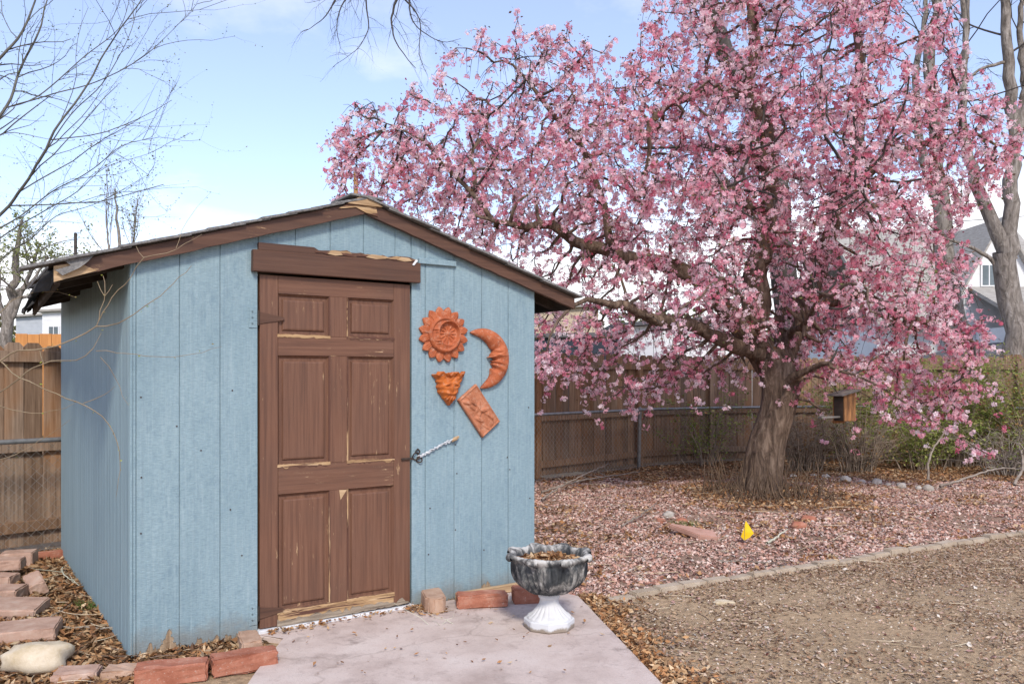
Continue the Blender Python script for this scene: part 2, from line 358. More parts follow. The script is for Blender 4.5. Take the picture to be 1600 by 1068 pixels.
def build_slab():
    a = Mat('pinkish_concrete', 0.85, 0.25)
    n = a.noise(2.3, 6, 0.65); n2 = a.noise(9, 5, 0.7, (1, 1, 1), 1.0); n3 = a.noise(160, 3)
    c = a.ramp(n, (0.3, (0.40, 0.315, 0.275)), (0.52, (0.55, 0.455, 0.405)), (0.75, (0.62, 0.54, 0.49)))
    c = a.mix(a.ramp(n2, (0.56, 0.0), (0.72, 0.55)), c, (0.27, 0.20, 0.175)); c = a.mix(a.ramp(n3, (0.55, 0.0), (0.75, 0.4)), c, (0.22, 0.17, 0.16))
    gr = a.math('MULTIPLY', a.ramp(a.noise(5.5, 6, .75), (.50, 0.0), (.66, .75)), a.ramp(a.noise(1.3, 3), (.45, 0.0), (.6, 1.0))); c = a.mix(gr, c, (0.20, 0.155, 0.135))
    q = a.n('ShaderNodeVectorMath', operation='ADD'); nz = a.n('ShaderNodeTexNoise'); a.put(nz.inputs['Vector'], a.vec()); nz.inputs['Scale'].default_value = 5; nz.inputs['Detail'].default_value = 5; sc = a.n('ShaderNodeVectorMath', operation='SCALE'); a.put(sc.inputs[0], nz.outputs['Color']); sc.inputs['Scale'].default_value = .22; a.put(q.inputs[0], a.vec()); a.put(q.inputs[1], sc.outputs[0])
    cr = a.n('ShaderNodeTexVoronoi', feature='DISTANCE_TO_EDGE'); a.put(cr.inputs['Vector'], q.outputs[0]); cr.inputs['Scale'].default_value = .38; c = a.mix(a.ramp(cr.outputs['Distance'], (.0, .30), (.0025, 0.0)), c, (0.20, 0.155, 0.125))
    a.color(c); a.bump(a.math('ADD', n3, a.math('MULTIPLY', n2, 1.5)), 0.35, 0.006)
    o = prism('patio_slab', SLAB, -0.08, 0.022, a.m, None, 'xy', 0.008); tag(o, 'worn pinkish concrete slab before the shed door', None, None, 'structure')
build_slab()

# ------------------------------------------------------------------ the shed
shed = empty('garden_shed', (SH_A[0], SH_A[1], 0), SH_ANG)
tag(shed, 'weathered light blue garden shed with brown panelled door and gabled roof', 'shed')
SL, EAVE, MID = 0.31, 1.957, 1.24
def rake(s): return EAVE + SL * (s if s <= MID else 2 * MID - s)      # underside of the rake boards
D0, D1, DB, DT = 0.640, 1.558, 0.04, 1.955                              # door opening
def wall_front():
    fw = box('front_wall', 0.012, SH_W - 0.012, 0.017, 0.04, 0.02, 0.9, MB, shed)   # backing strip left of the door is rebuilt below
    bpy.data.objects.remove(fw)
    bm = prism_bm([(0.01, 0.03), (D0 - .01, 0.03), (D0 - .01, DT + 0.1), (D1 + .01, DT + 0.1), (D1 + .01, 0.03), (SH_W - .01, 0.03), (SH_W - .01, EAVE + .02), (MID, rake(MID) + .02), (0.01, EAVE + .02)], 0.0065, 0.034)
    fw = bm_finish('front_wall', bm, MB, shed)
    grooves = [0.028] + [0.03 + 0.2035 * n for n in range(1, 12)] + [SH_W]
    edges = [0.0, 0.0125] + grooves
    g = 0.0017
    for a, b in zip(edges[:-1], edges[1:]):
        if b - a < 0.01: continue
        segs = []
        if b <= D0 + 1e-6 or a >= D1 - 1e-6: segs = [(a, b, None)]
        elif a < D0 < b: segs = [(a, D0 - 0.004, None), (D0, b, DT + 0.03)]
        elif a < D1 < b: segs = [(D1 + 0.006, b, None), (a, D1, DT + 0.03)]
        else: segs = [(a, b, DT + 0.03)]
        for p, q, zb in segs:
            if q - p < 0.012: continue
            p2, q2 = p + g, q - g
            z0 = (0.012 + random.uniform(-0.006, 0.006)) if zb is None else zb
            top = [(q2, rake(q2) + 0.07)] + ([(MID, rake(MID) + 0.07)] if p2 < MID < q2 else []) + [(p2, rake(p2) + 0.07)]
            if zb is None:                                  # ragged, rotted lower edge
                k = max(2, int((q2 - p2) / 0.02)); low = [(p2 + (q2 - p2) * i / k, z0 + random.uniform(-0.007, 0.007)) for i in range(k + 1)]
            else: low = [(p2, z0), (q2, z0)]
            prism('siding_board', low + top, 0.0, 0.0145, MB, fw, bevel=0.0018)
    return fw
wall_front()
def wall_side(name, s_out, sgn, m):
    w = prism(name, [(0.018, 0.03), (SH_D, 0.03), (SH_D, EAVE + .01), (0.018, EAVE + .01)], s_out + sgn * 0.016, s_out + sgn * 0.03, m, shed, 'yz')
    t = 0.0
    widths = [0.03] + [0.101] * 30
    for wd in widths:
        a, b = t, min(t + wd, SH_D); t += wd
        if b - a < 0.02: break
        lo = random.uniform(0.0, 0.02)
        prism('siding_board', [(a + .0022, lo), (b - .0022, lo + random.uniform(-.004, .004)), (b - .0022, EAVE + 0.05), (a + .0022, EAVE + 0.05)], s_out, s_out + sgn * 0.0145, m, w, 'yz', 0.0015)
wall_side('left_wall', -0.001, 1, MBS); wall_side('right_wall', SH_W + 0.001, -1, MBS)
prism('back_wall', [(0.02, 0.03), (SH_W - .02, 0.03), (SH_W - .02, EAVE), (MID, rake(MID)), (0.02, EAVE)], SH_D - 0.02, SH_D, MBS, shed)
box('sill', 0.02, SH_W - .02, 0.04, SH_D - .03, -0.05, 0.028, MDARK, shed)

def build_roof():
    OVL, OVR, F0, B0 = 0.355, 0.30, -0.052, SH_D + 0.06
    T = 0.072                                            # height of the rake boards
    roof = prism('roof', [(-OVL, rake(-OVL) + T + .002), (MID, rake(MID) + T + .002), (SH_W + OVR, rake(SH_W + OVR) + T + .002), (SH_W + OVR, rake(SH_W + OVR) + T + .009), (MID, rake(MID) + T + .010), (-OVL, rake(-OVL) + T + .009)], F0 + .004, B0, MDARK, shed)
    ovl = lambda t: OVL - 0.14 * min(max(t / SH_D, 0), 1)
    for v in roof.data.vertices:
        if v.co.y > 1 and v.co.x < -.3: v.co.x += .14; v.co.z += .14 * SL
    def ragged(s0, s1, lo, hi, n=26, amp=0.003):
        ss = np.linspace(s0, s1, n)
        return [(s, lo(s) + random.uniform(-amp, amp)) for s in ss] + [(s, hi(s)) for s in ss[::-1]]
    prism('rake_board', ragged(-OVL + .02, MID - .003, rake, lambda s: rake(s) + T), F0, F0 + .03, MBRL, roof, bevel=0.002)
    prism('rake_board', ragged(MID + .003, SH_W + OVR, rake, lambda s: rake(s) + T), F0, F0 + .03, MBRL, roof, bevel=0.002)
    # bare worn wood: the split peak and the eave end
    prism('worn_peak_cap', [(MID - .17, rake(MID - .17) + T - .012), (MID - .06, rake(MID) + .028), (MID - .004, rake(MID) + .004), (MID + .075, rake(MID + .075) + .012), (MID + .06, rake(MID + .06) + T + .01), (MID, rake(MID) + T + .022), (MID - .1, rake(MID - .1) + T + .010)], F0 - .008, F0 - .001, MBARE, roof)
    prism('worn_peak_cap', [(MID - .115, rake(MID - .115) + T + .006), (MID + .10, rake(MID + .10) + T + .004), (MID + .02, rake(MID) + T + .026), (MID - .03, rake(MID) + T + .025)], F0 - .02, F0 + .08, MWOOD, roof)
    prism('bare_board_end', [(-OVL + .016, rake(-OVL) - .002), (-OVL + .20, rake(-OVL + .20) + .003), (-OVL + .16, rake(-OVL + .16) + .03), (-OVL + .12, rake(-OVL + .12) + T - .01), (-OVL + .016, rake(-OVL) + T)], F0 - .004, F0 - .0005, MWOOD, roof)
    # rafters under the eaves
    for t in np.arange(0.15, SH_D, 0.55):
        for sg in (0, 1):
            s0, s1 = (-ovl(t) + .03, 0.03) if sg == 0 else (SH_W - .03, SH_W + OVR - .02)
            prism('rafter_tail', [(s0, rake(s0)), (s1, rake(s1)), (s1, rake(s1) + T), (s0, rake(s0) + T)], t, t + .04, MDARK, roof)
    # shingles: courses parallel to the ridge, tabs along it
    L = (MID + OVL) * math.hypot(1, SL); ang = math.atan(SL)
    tab = bmesh.new()
    bmesh.ops.create_cube(tab, size=1.0)
    for v in tab.verts: v.co = Vector((v.co.x * 0.20, v.co.y * 0.298, v.co.z * 0.013))
    bmesh.ops.bevel(tab, geom=list(tab.edges), offset=0.0015, segments=1, affect='EDGES')
    sm = bpy.data.meshes.new('shingle'); tab.to_mesh(sm); tab.free(); sm.materials.append(MSHIN)
    half = sm.copy()
    for v in half.vertices: v.co.y *= .5
    for side in (0, 1):
        Ls = L if side == 0 else (MID + OVR) * math.hypot(1, SL); n = int(Ls / 0.145) + 1
        for i in range(n):
            d = 0.10 + i * 0.145                          # distance of tab centre from the ridge down the slope
            if d > Ls + 0.03: break
            s = MID + (-1 if side == 0 else 1) * d * math.cos(ang)
            zc = rake(MID) + T + .013 - d * math.sin(ang) + 0.003
            t = F0 - 0.03 + 0.149
            if i % 2:
                o = bpy.data.objects.new('shingle', half); link(o, roof); o.location = (s, F0 - .03 + .0745 + random.uniform(-.012, .008), zc); o.rotation_euler = (0, (-1 if side == 0 else 1) * (ang - 0.03) + random.uniform(-.02, .02), 0); t += .15
            while t < B0 + 0.05:
                if side == 0 and s - .09 < -ovl(t) - .05: t += .30; continue
                o = bpy.data.objects.new('shingle', sm); link(o, roof)
                o.location = (s + random.uniform(-.006, .006), t + random.uniform(-.012, .012), zc + random.uniform(0, .003))
                o.rotation_euler = (random.uniform(-.015, .02), (-1 if side == 0 else 1) * (ang - 0.035) + random.uniform(-.02, .02), random.uniform(-.02, .02))
                t += 0.30
    for t in np.arange(F0 + 0.12, B0, 0.30):
        o = bpy.data.objects.new('ridge_shingle', sm); link(o, roof); o.location = (MID, t, rake(MID) + T + .020); o.rotation_euler = (0, random.uniform(-.05, .05), 0)
    # torn shingle hanging over the left board end
    Vt = [(-.30, F0 - .012, rake(-.30) + T + .014), (-.16, F0 - .012, rake(-.16) + T + .016), (-.20, F0 - .022, rake(-.2) + T - .02), (-.235, F0 - .026, rake(-.23) + .030), (-.305, F0 - .02, rake(-.3) + .012), (-.335, F0 - .018, rake(-.33) + .045), (-.27, F0 - .018, rake(-.27) + T - .02)]
    tb = bmesh.new(); vv = [tb.verts.new(v) for v in Vt]; f = tb.faces.new(vv); r = bmesh.ops.extrude_face_region(tb, geom=[f])
    for v in r['geom']:
        if isinstance(v, bmesh.types.BMVert): v.co.y -= 0.005
    bm_finish('torn_shingle', tb, MSHIN, roof)
    # ragged black felt curling off the left eave
    P, Fc = [], []; nt, ns = 60, 7
    for i in range(nt):
        t = F0 + 0.02 + (B0 - F0 - .02) * i / (nt - 1); rag = 0.5 + 0.9 * vnoise(i * 0.33, 2.0, 5) + 0.5 * vnoise(i * 0.9, 7.0, 5)
        for j in range(ns):
            w = j / (ns - 1); s = -ovl(t) + .05 - 0.085 * w * rag * (0.8 if i > 2 else .3); z = rake(-ovl(t)) + T + .012 - SL * .06 * w - 0.055 * w * w * rag * (0.45 + vnoise(i * .5, j * .6, 8)) + 0.012 * math.sin(i * 1.3 + j)
            P.append((s, t, z))
    for i in range(nt - 1):
        for j in range(ns - 1): a = i * ns + j; Fc.append((a, a + 1, a + ns + 1, a + ns))
    o = mesh_obj('roofing_felt', P, Fc, MFELT, roof); md = o.modifiers.new('thick', 'SOLIDIFY'); md.thickness = 0.006
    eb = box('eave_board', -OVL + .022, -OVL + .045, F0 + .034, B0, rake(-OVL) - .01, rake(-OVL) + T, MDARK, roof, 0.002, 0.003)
    for v in eb.data.vertices:
        if v.co.y > 1: v.co.x += .14; v.co.z += .14 * SL
    box('eave_board', SH_W + OVR - .028, SH_W + OVR - .006, F0 + .034, B0, rake(SH_W + OVR) - .004, rake(SH_W + OVR) + T, MDARK, roof, 0.002)
build_roof()

def build_door():
    door = box('door', D0 + .006, D1 - .006, 0.014, 0.040, DB, DT, MBR, shed)
    f, b = -0.004, 0.0155                                 # front and back of stiles and rails
    S0, S1, S2, S3 = 0.745, 1.043, 1.149, 1.445
    box('stile', D0 + .006, S0, f, b, DB + .002, DT, MBR, door, 0.002); box('stile', S3, D1 - .006, f, b, DB + .01, DT, MBR, door, 0.002)
    rows = [(1.629, 1.856), (0.917, 1.518), (0.120, 0.758)]
    for z0, z1 in rows: box('mullion', S1, S2, f + .0008, b, z0 - .001, z1 + .001, MBR, door, 0.002)
    box('rail', S0 + .001, S3 - .001, f + .0004, b, 1.857, DT, MBRH, door, 0.0015)
    box('rail', S0 + .001, S3 - .001, f + .0004, b, 1.519, 1.628, MBRH, door, 0.0015)
    box('lock_rail', S0 + .001, S3 - .001, f + .0004, b, 0.759, 0.916, MBRH, door, 0.0015)
    box('bottom_rail', S0 + .001, S3 - .001, f + .0004, b, DB, 0.119, MBARE, door, 0.003, 0.002)
    for z0, z1 in rows:
        for a, c in ((S0, S1), (S2, S3)):
            # raised panel: recess, sloping bevel, raised field
            bm = bmesh.new()
            def ring(i, y): return [bm.verts.new(p) for p in ((a + i, y, z0 + i), (c - i, y, z0 + i), (c - i, y, z1 - i), (a + i, y, z1 - i))]
            rs = [ring(0.0005, f + .001), ring(0.012, 0.0125), ring(0.026, 0.0128), ring(0.032, 0.004), ring(0.040, 0.0018)]
            for p, q in zip(rs[:-1], rs[1:]):
                for k in range(4): bm.faces.new((p[k], p[(k + 1) % 4], q[(k + 1) % 4], q[k]))
            bm.faces.new(rs[-1]); bm_finish('panel', bm, MBR, door)
            # flaking sill of the moulding and one upright edge
            n = 22; lo = [(a - .004 + (c - a + .008) * i / n, z0 - .004 - random.uniform(0, .016) * (1 if z1 < 1.6 else .7)) for i in range(n + 1)]
            hi = [(c + .003 - (c - a + .006) * i / n, z0 + .004 + random.uniform(0, .005)) for i in range(n + 1)]
            prism('flaked_moulding', lo + hi, f - .0022, f + .004, MBARE, door)
            e = c if a == S0 else a; sg = -1 if a == S0 else 1
            pts = [(e + random.uniform(-.0035, .001) * sg, z) for z in np.linspace(z0, z1, 18)] + [(e + sg * .006, z) for z in np.linspace(z1, z0, 6)]
            prism('flaked_moulding', pts, f - .0016, f + .003, MBAREV, door)
    # bare triangular chip on the lower mullion and worn patch on the lower edge
    prism('bare_chip', [(1.10, .757), (1.146, .755), (1.108, .70)], f - .001, f + .001, MWOOD, door)
    n = 40
    lo = [(D0 + .10 + .80 * i / n, DB - .004 + .012 * i / n + random.uniform(-.004, .004)) for i in range(n + 1)]
    hi = [(D0 + .90 - .80 * i / n, .066 + random.uniform(-.012, .02)) for i in range(n + 1)]
    prism('weathered_foot', lo + hi, f - .006, f + .001, mat_simple('grey_rotten_wood', (0.09, 0.065, 0.045), (0.40, 0.33, 0.25), 22, 0.9, 0.9, (0.15, 1, 2.5)), door)
    box('threshold', D0 - .01, D1 + .02, -.03, .05, 0.018, 0.036, MWHITE, shed, 0.003, 0.003)
    # strap hinges: leaf on the wall, tapering strap on the door
    for zc, sz in ((1.72, 0.055), (0.128, 0.06)):
        h = box('hinge', 0.588, 0.632, -.0045, -.0005, zc - sz, zc + sz, MB if zc > 1 else MB, shed, 0.001)
        prism('hinge_strap', [(0.644, zc - .032), (0.77, zc - .010), (0.782, zc), (0.77, zc + .010), (0.644, zc + .032)], f - .006, f - .001, MBRL, h, bevel=.001)
        V, F = tubes([(np.array([[.638, -.007, zc - .04], [.638, -.007, zc + .04]]), np.array([.006, .006]))], 8); mesh_obj('hinge_pin', V, F, MRUST, h)
        for k in (-1, 0, 1):
            V, F = tubes([(np.array([[.605, -.008, zc + k * .032], [.605, -.003, zc + k * .032]]), np.array([.004, .004]))], 6); mesh_obj('screw', V, F, MRUST, h)
    # hook latch and the frayed white cord nailed to the boards
    th = np.linspace(0, 2 * np.pi, 18)
    la = box('latch_bar', 1.49, 1.565, f - .014, f - .006, .905, .918, MRUST, shed, .002)
    for cx, cz, r in ((1.588, .925, .022), (1.610, .905, .018), (1.60, .955, .012)):
        P = np.stack([cx + r * np.cos(th), -.012 + .008 * np.sin(th * 2), cz + r * np.sin(th)], -1); V, F = tubes([(P, np.full(18, .004))], 6); mesh_obj('latch_ring', V, F, MRUST, la)
    P = np.stack([np.linspace(1.60, 1.877, 24), -.012 + .006 * np.sin(np.arange(24) * 1.9), np.interp(np.linspace(0, 1, 24), [0, .3, .6, 1], [.915, .948, .985, 1.022]) + .005 * np.sin(np.arange(24) * 2.7)], -1)
    mw = mat_simple('frayed_white_cord', (0.28, 0.30, 0.32), (0.78, 0.80, 0.82), 60, 0.5, 0.5)
    V, F = tubes([(P, .005 + .004 * vnoise(np.arange(24) * .8, 1.0, 3)), (P + np.array([0, -.004, .006]) + rng.normal(0, .004, P.shape), np.full(24, .004))], 6); mesh_obj('frayed_cord', V, F, mw, shed)
    P = np.array([[1.83, -.02, 1.006], [1.86, -.022, 1.02], [1.885, -.014, 1.03]]); V, F = tubes([(P, np.array([.009, .013, .007]))], 7); mesh_obj('cord_end', V, F, MWOOD, shed)
    # header boards
    box('header_board', 0.597, 1.604, -.042, -.0025, 1.966, 2.084, MBRL, shed, 0.003, 0.002)
    n = 34; top = []
    for i in range(n + 1):
        s = 1.588 - .955 * i / n; u = (s - .633) / .955
        top.append((s, 2.124 - (0 if u < .33 else (0.006 + .020 * vnoise(i * .55, 1.0, 4)))))
    prism('upper_header_board', [(.633, 2.086), (1.588, 2.086)] + top, -.026, -.0025, MBRL, shed)
    lo = [(.95 + .63 * i / n, 2.087 + .010 * vnoise(i * .5, 3.0, 6)) for i in range(n + 1)]; hi = [(1.58 - .63 * i / n, 2.094 + .030 * vnoise(i * .42, 9.0, 6)) for i in range(n + 1)]
    prism('splintered_wood', lo + hi, -.031, -.027, MBARE, shed)
    for s0, w in ((1.02, .09), (1.25, .13), (1.45, .10)):
        prism('splintered_wood', [(s0, 2.093), (s0 + w * .5, 2.087), (s0 + w, 2.094), (s0 + w * .8, 2.110), (s0 + w * .3, 2.113)], -.034, -.031, MWOOD, shed)
    prism('white_splinter', [(1.545, 2.070), (1.555, 2.066), (1.582, 2.098), (1.570, 2.103)], -.050, -.043, MWHITE, shed)
    box('blue_batten', 1.606, 1.868, -.020, -.0025, 2.086, 2.120, MB, shed, .003)
build_door()
# nail heads and chips on the front boards
nail = mesh_data('nail', *tubes([(np.array([[0, -.003, 0], [0, 0.0, 0]]), np.array([.004, .0045])), (np.array([[0, -.003, 0], [0, -.0031, 0]]), np.array([.004, .0002]))], 6), MRUST)
for s, z in ((.05, .62), (.052, .90), (.05, 1.30), (.22, 1.15), (.34, 1.02), (.50, 1.33), (.49, .70), (1.69, .60), (1.87, .45), (1.88, .8), (1.87, .98), (2.08, .3), (2.26, .88), (2.28, .80), (2.43, 1.2), (1.68, .32), (.55, .45), (2.44, .6)):
    o = bpy.data.objects.new('nail', nail); link(o, shed); o.location = (s, -.0005, z)

# ------------------------------------------------------------------ terracotta hung on the wall
def on_wall(name, s, z, label, cat, out=0.003):
    p = shed_xy(s, -out); e = empty(name, (p[0], p[1], z), SH_ANG); return tag(e, label, cat)
def relief(name, X, Z, H, mat, parent, wrap=False, back=0.0):
    """grid of (x, z) with height H towards the viewer (-y), closed by a skirt to the wall"""
    n, m = X.shape; V = np.stack([X, -H, Z], -1).reshape(-1, 3); F = []
    for i in range(n - 1):
        for j in range(m if wrap else m - 1):
            j2 = (j + 1) % m; F.append((i * m + j, i * m + j2, (i + 1) * m + j2, (i + 1) * m + j))
    o = mesh_obj(name, V, F, mat, parent, True); bm = bmesh.new(); bm.from_mesh(o.data)
    be = [e for e in bm.edges if e.is_boundary]; r = bmesh.ops.extrude_edge_only(bm, edges=be)
    for v in r['geom']:
        if isinstance(v, bmesh.types.BMVert): v.co.y = back
    bmesh.ops.remove_doubles(bm, verts=bm.verts, dist=1e-6); bmesh.ops.recalc_face_normals(bm, faces=bm.faces); bm.to_mesh(o.data); bm.free()
    return o
def G2(x, z, cx, cz, sx, sz, rot=0.0):
    dx, dz = x - cx, z - cz; c, s = math.cos(rot), math.sin(rot); return np.exp(-(((dx * c + dz * s) / sx) ** 2 + ((-dx * s + dz * c) / sz) ** 2))
def sun_plaque():
    e = on_wall('sun_plaque', 1.779, 1.662, 'round terracotta sun plaque with petal rays and moon face', 'wall plaque')
    th = np.linspace(0, 2 * np.pi, 288, endpoint=False)
    # ring of rays
    ph = (th * 16 / (2 * np.pi)) % 1.0; tip = 1 - np.abs(ph - 0.5) * 2
    Ro = 0.140 + 0.033 * tip ** 0.75; rr = np.linspace(0, 1, 14)[:, None]
    Rg = 0.098 + (Ro[None] - 0.098) * rr; H = 0.012 + 0.013 * (tip[None] ** .5) * (1 - 0.35 * rr) + 0.0035 * np.cos(th[None] * 64) * (1 - rr) ** .5 - 0.005 * np.exp(-((ph[None] - .5) / .05) ** 2)
    relief('rays', Rg * np.cos(th), Rg * np.sin(th), H, MTERRA, e, True)
    # face disc
    r = np.linspace(0.0008, 0.112, 60)[:, None]; X = r * np.cos(th); Z = r * np.sin(th); rho = np.broadcast_to(r, X.shape)
    H = 0.030 + 0.010 * np.clip(1 - ((rho - .100) / .012) ** 2, 0, 1)
    face = 0.012 * (1 - (rho / .112) ** 2); H = H + face
    H += .010 * G2(X, Z, -.045, -.005, .012, .03) + .008 * G2(X, Z, -.036, -.016, .009, .008)     # nose
    H += .007 * G2(X, Z, -.066, .030, .020, .007) - .006 * G2(X, Z, -.066, .020, .018, .004) + .006 * G2(X, Z, -.066, .016, .013, .006)   # brow, eye
    H += .007 * G2(X, Z, -.048, -.040, .014, .004) - .006 * G2(X, Z, -.05, -.047, .016, .003) + .007 * G2(X, Z, -.046, -.054, .013, .005) + .006 * G2(X, Z, -.075, -.03, .02, .02)
    dr = np.hypot(X - .026, Z - .006); dish = 1 / (1 + np.exp((dr - .070) / .0025)); ta = np.arctan2(Z - .006, X - .026)
    pet = .007 * np.clip(np.cos(ta * 12), -0.2, 1) * np.clip(1 - np.abs(dr - .038) / .022, 0, 1) ** .6 + .010 * np.exp(-(dr / .016) ** 2) + .003 * np.cos(ta * 8) * np.exp(-((dr - .014) / .006) ** 2)
    H = H * (1 - dish) + (0.012 + pet) * dish + .006 * np.exp(-((dr - .074) / .005) ** 2)
    relief('face_disc', X, Z, H, MTERRA, e, True)
sun_plaque()
def moon_plaque():
    e = on_wall('crescent_moon_plaque', 2.062, 1.517, 'terracotta crescent moon in profile with nose and lips', 'wall plaque')
    n, m = 150, 26; th = np.linspace(R(119), R(-94), n); u = np.linspace(0, 1, n)
    tipw = np.clip(np.sin(np.pi * u), 0, 1) ** 0.62
    zin = 0.0
    thick = 0.120 * tipw
    def bumpat(deg, w, a): return a * np.exp(-((np.degrees(th) - deg) / w) ** 2)
    thick = thick + bumpat(24, 6.0, .016) + bumpat(13, 5, .040) + bumpat(-12, 4.5, .018) + bumpat(-26, 5, .018) + bumpat(-48, 10, .016) - bumpat(36, 8, .012) - bumpat(-2, 5, .006) - bumpat(-36, 5, .010)
    thick = np.maximum(thick, .004); Ro = 0.196 - .008 * (1 - tipw)
    w = np.linspace(0, 1, m)[None]; Rg = Ro[:, None] - thick[:, None] * w
    X = Rg * np.cos(th)[:, None]; Z = Rg * np.sin(th)[:, None]
    H = .012 + .050 * (np.clip(1 - (2 * w - 1) ** 2, 0, 1) ** .55) * np.clip(thick[:, None] / .13, .1, 1.1)
    H = H + .010 * G2(X, Z, .085, .055, .030, .006, -.1) - .012 * G2(X, Z, .083, .038, .022, .007) + .010 * G2(X, Z, .083, .028, .020, .006) - .006 * G2(X, Z, .083, .018, .024, .003)
    H = H + .012 * G2(X, Z, .050, .034, .016, .02) + .006 * G2(X, Z, .09, -.02, .03, .025) - .008 * G2(X, Z, .068, -.035, .022, .004) - .005 * G2(X, Z, .073, -.072, .02, .008)
    relief('moon_face', X, Z, H, MTERRA, e)
moon_plaque()
def mask_planter():
    e = on_wall('face_wall_planter', 1.811, 1.322, 'small bright orange terracotta wall pocket shaped as bearded face', 'wall planter')
    n, m = 70, 60; v = np.linspace(0, 1, n)[:, None]; u = np.linspace(-1, 1, m)[None]
    hw = np.interp(v, [0, .06, .16, .3, .55, .75, .9, 1.0], [.115, .108, .090, .082, .070, .046, .022, .004])
    hw = hw * (1 + .05 * np.sin(v * 34) * (v > .2))
    X = u * hw + .004 * np.sin(v * 9); Z = .100 - .196 * v + .009 * np.sin(u * 9.0) * (1 - v) ** 3 + .006 * np.cos(u * 21) * np.exp(-v * 12)
    H = .012 + .062 * np.sqrt(np.clip(1 - u ** 2, 0, 1)) * np.interp(v, [0, .1, .4, .8, 1], [1.15, .85, .9, .6, .12])
    H = H + .010 * G2(X, Z, 0, .010, .010, .024) + .009 * G2(X, Z, -.030, .036, .022, .006, .3) + .009 * G2(X, Z, .030, .036, .022, .006, -.3) - .010 * G2(X, Z, -.028, .022, .013, .006) - .010 * G2(X, Z, .028, .022, .013, .006)
    H = H + .009 * G2(X, Z, -.022, -.022, .022, .008, -.35) + .009 * G2(X, Z, .022, -.022, .022, .008, .35) - .009 * G2(X, Z, 0, -.034, .014, .005)
    H = H + .006 * np.sin(X * 330 + 3 * np.sin(Z * 70)) * np.clip((-.03 - Z) / .03, 0, 1) + .006 * np.sin(u * 12 + v * 20) * np.exp(-((v - .12) / .07) ** 2)
    relief('face_pocket', X, Z, H, MTERRAO, e)
mask_planter()
def relief_tile():
    e = on_wall('relief_tile', 2.034, 1.187, 'rectangular terracotta tile hung crooked with raised leaf relief', 'wall tile')
    e.rotation_euler = (Matrix.Rotation(SH_ANG, 3, 'Z') @ Matrix.Rotation(-math.atan2(.6, .8), 3, 'Y')).to_euler()
    n, m = 90, 56; X, Z = np.meshgrid(np.linspace(-.082, .082, m), np.linspace(-.15, .15, n)); X = X.astype(float); Z = Z.astype(float)
    edge = np.minimum(.082 - np.abs(X), .15 - np.abs(Z)); H = .020 + .008 * np.clip(1 - np.abs(edge - .007) / .006, 0, 1)
    for k in range(9):
        cx, cz = random.uniform(-.045, .045), -.10 + .20 * k / 8 + random.uniform(-.01, .01); rot = random.uniform(0, 3)
        q = G2(X, Z, cx, cz, .034, .012, rot); H = H + np.where(edge > .013, .011 * np.clip(q * 1.8 - .3, 0, 1), 0) - .004 * G2(X, Z, cx, cz, .026, .0016, rot) * (edge > .013)
    for k in range(3):
        stem = .02 * np.sin(Z * 26 + k * 2) + (k - 1) * .02; H = H + np.where(edge > .013, .006 * np.exp(-((X - stem) / .003) ** 2), 0)
    relief('tile_relief', X, Z, H, MTERRAT, e)
relief_tile()

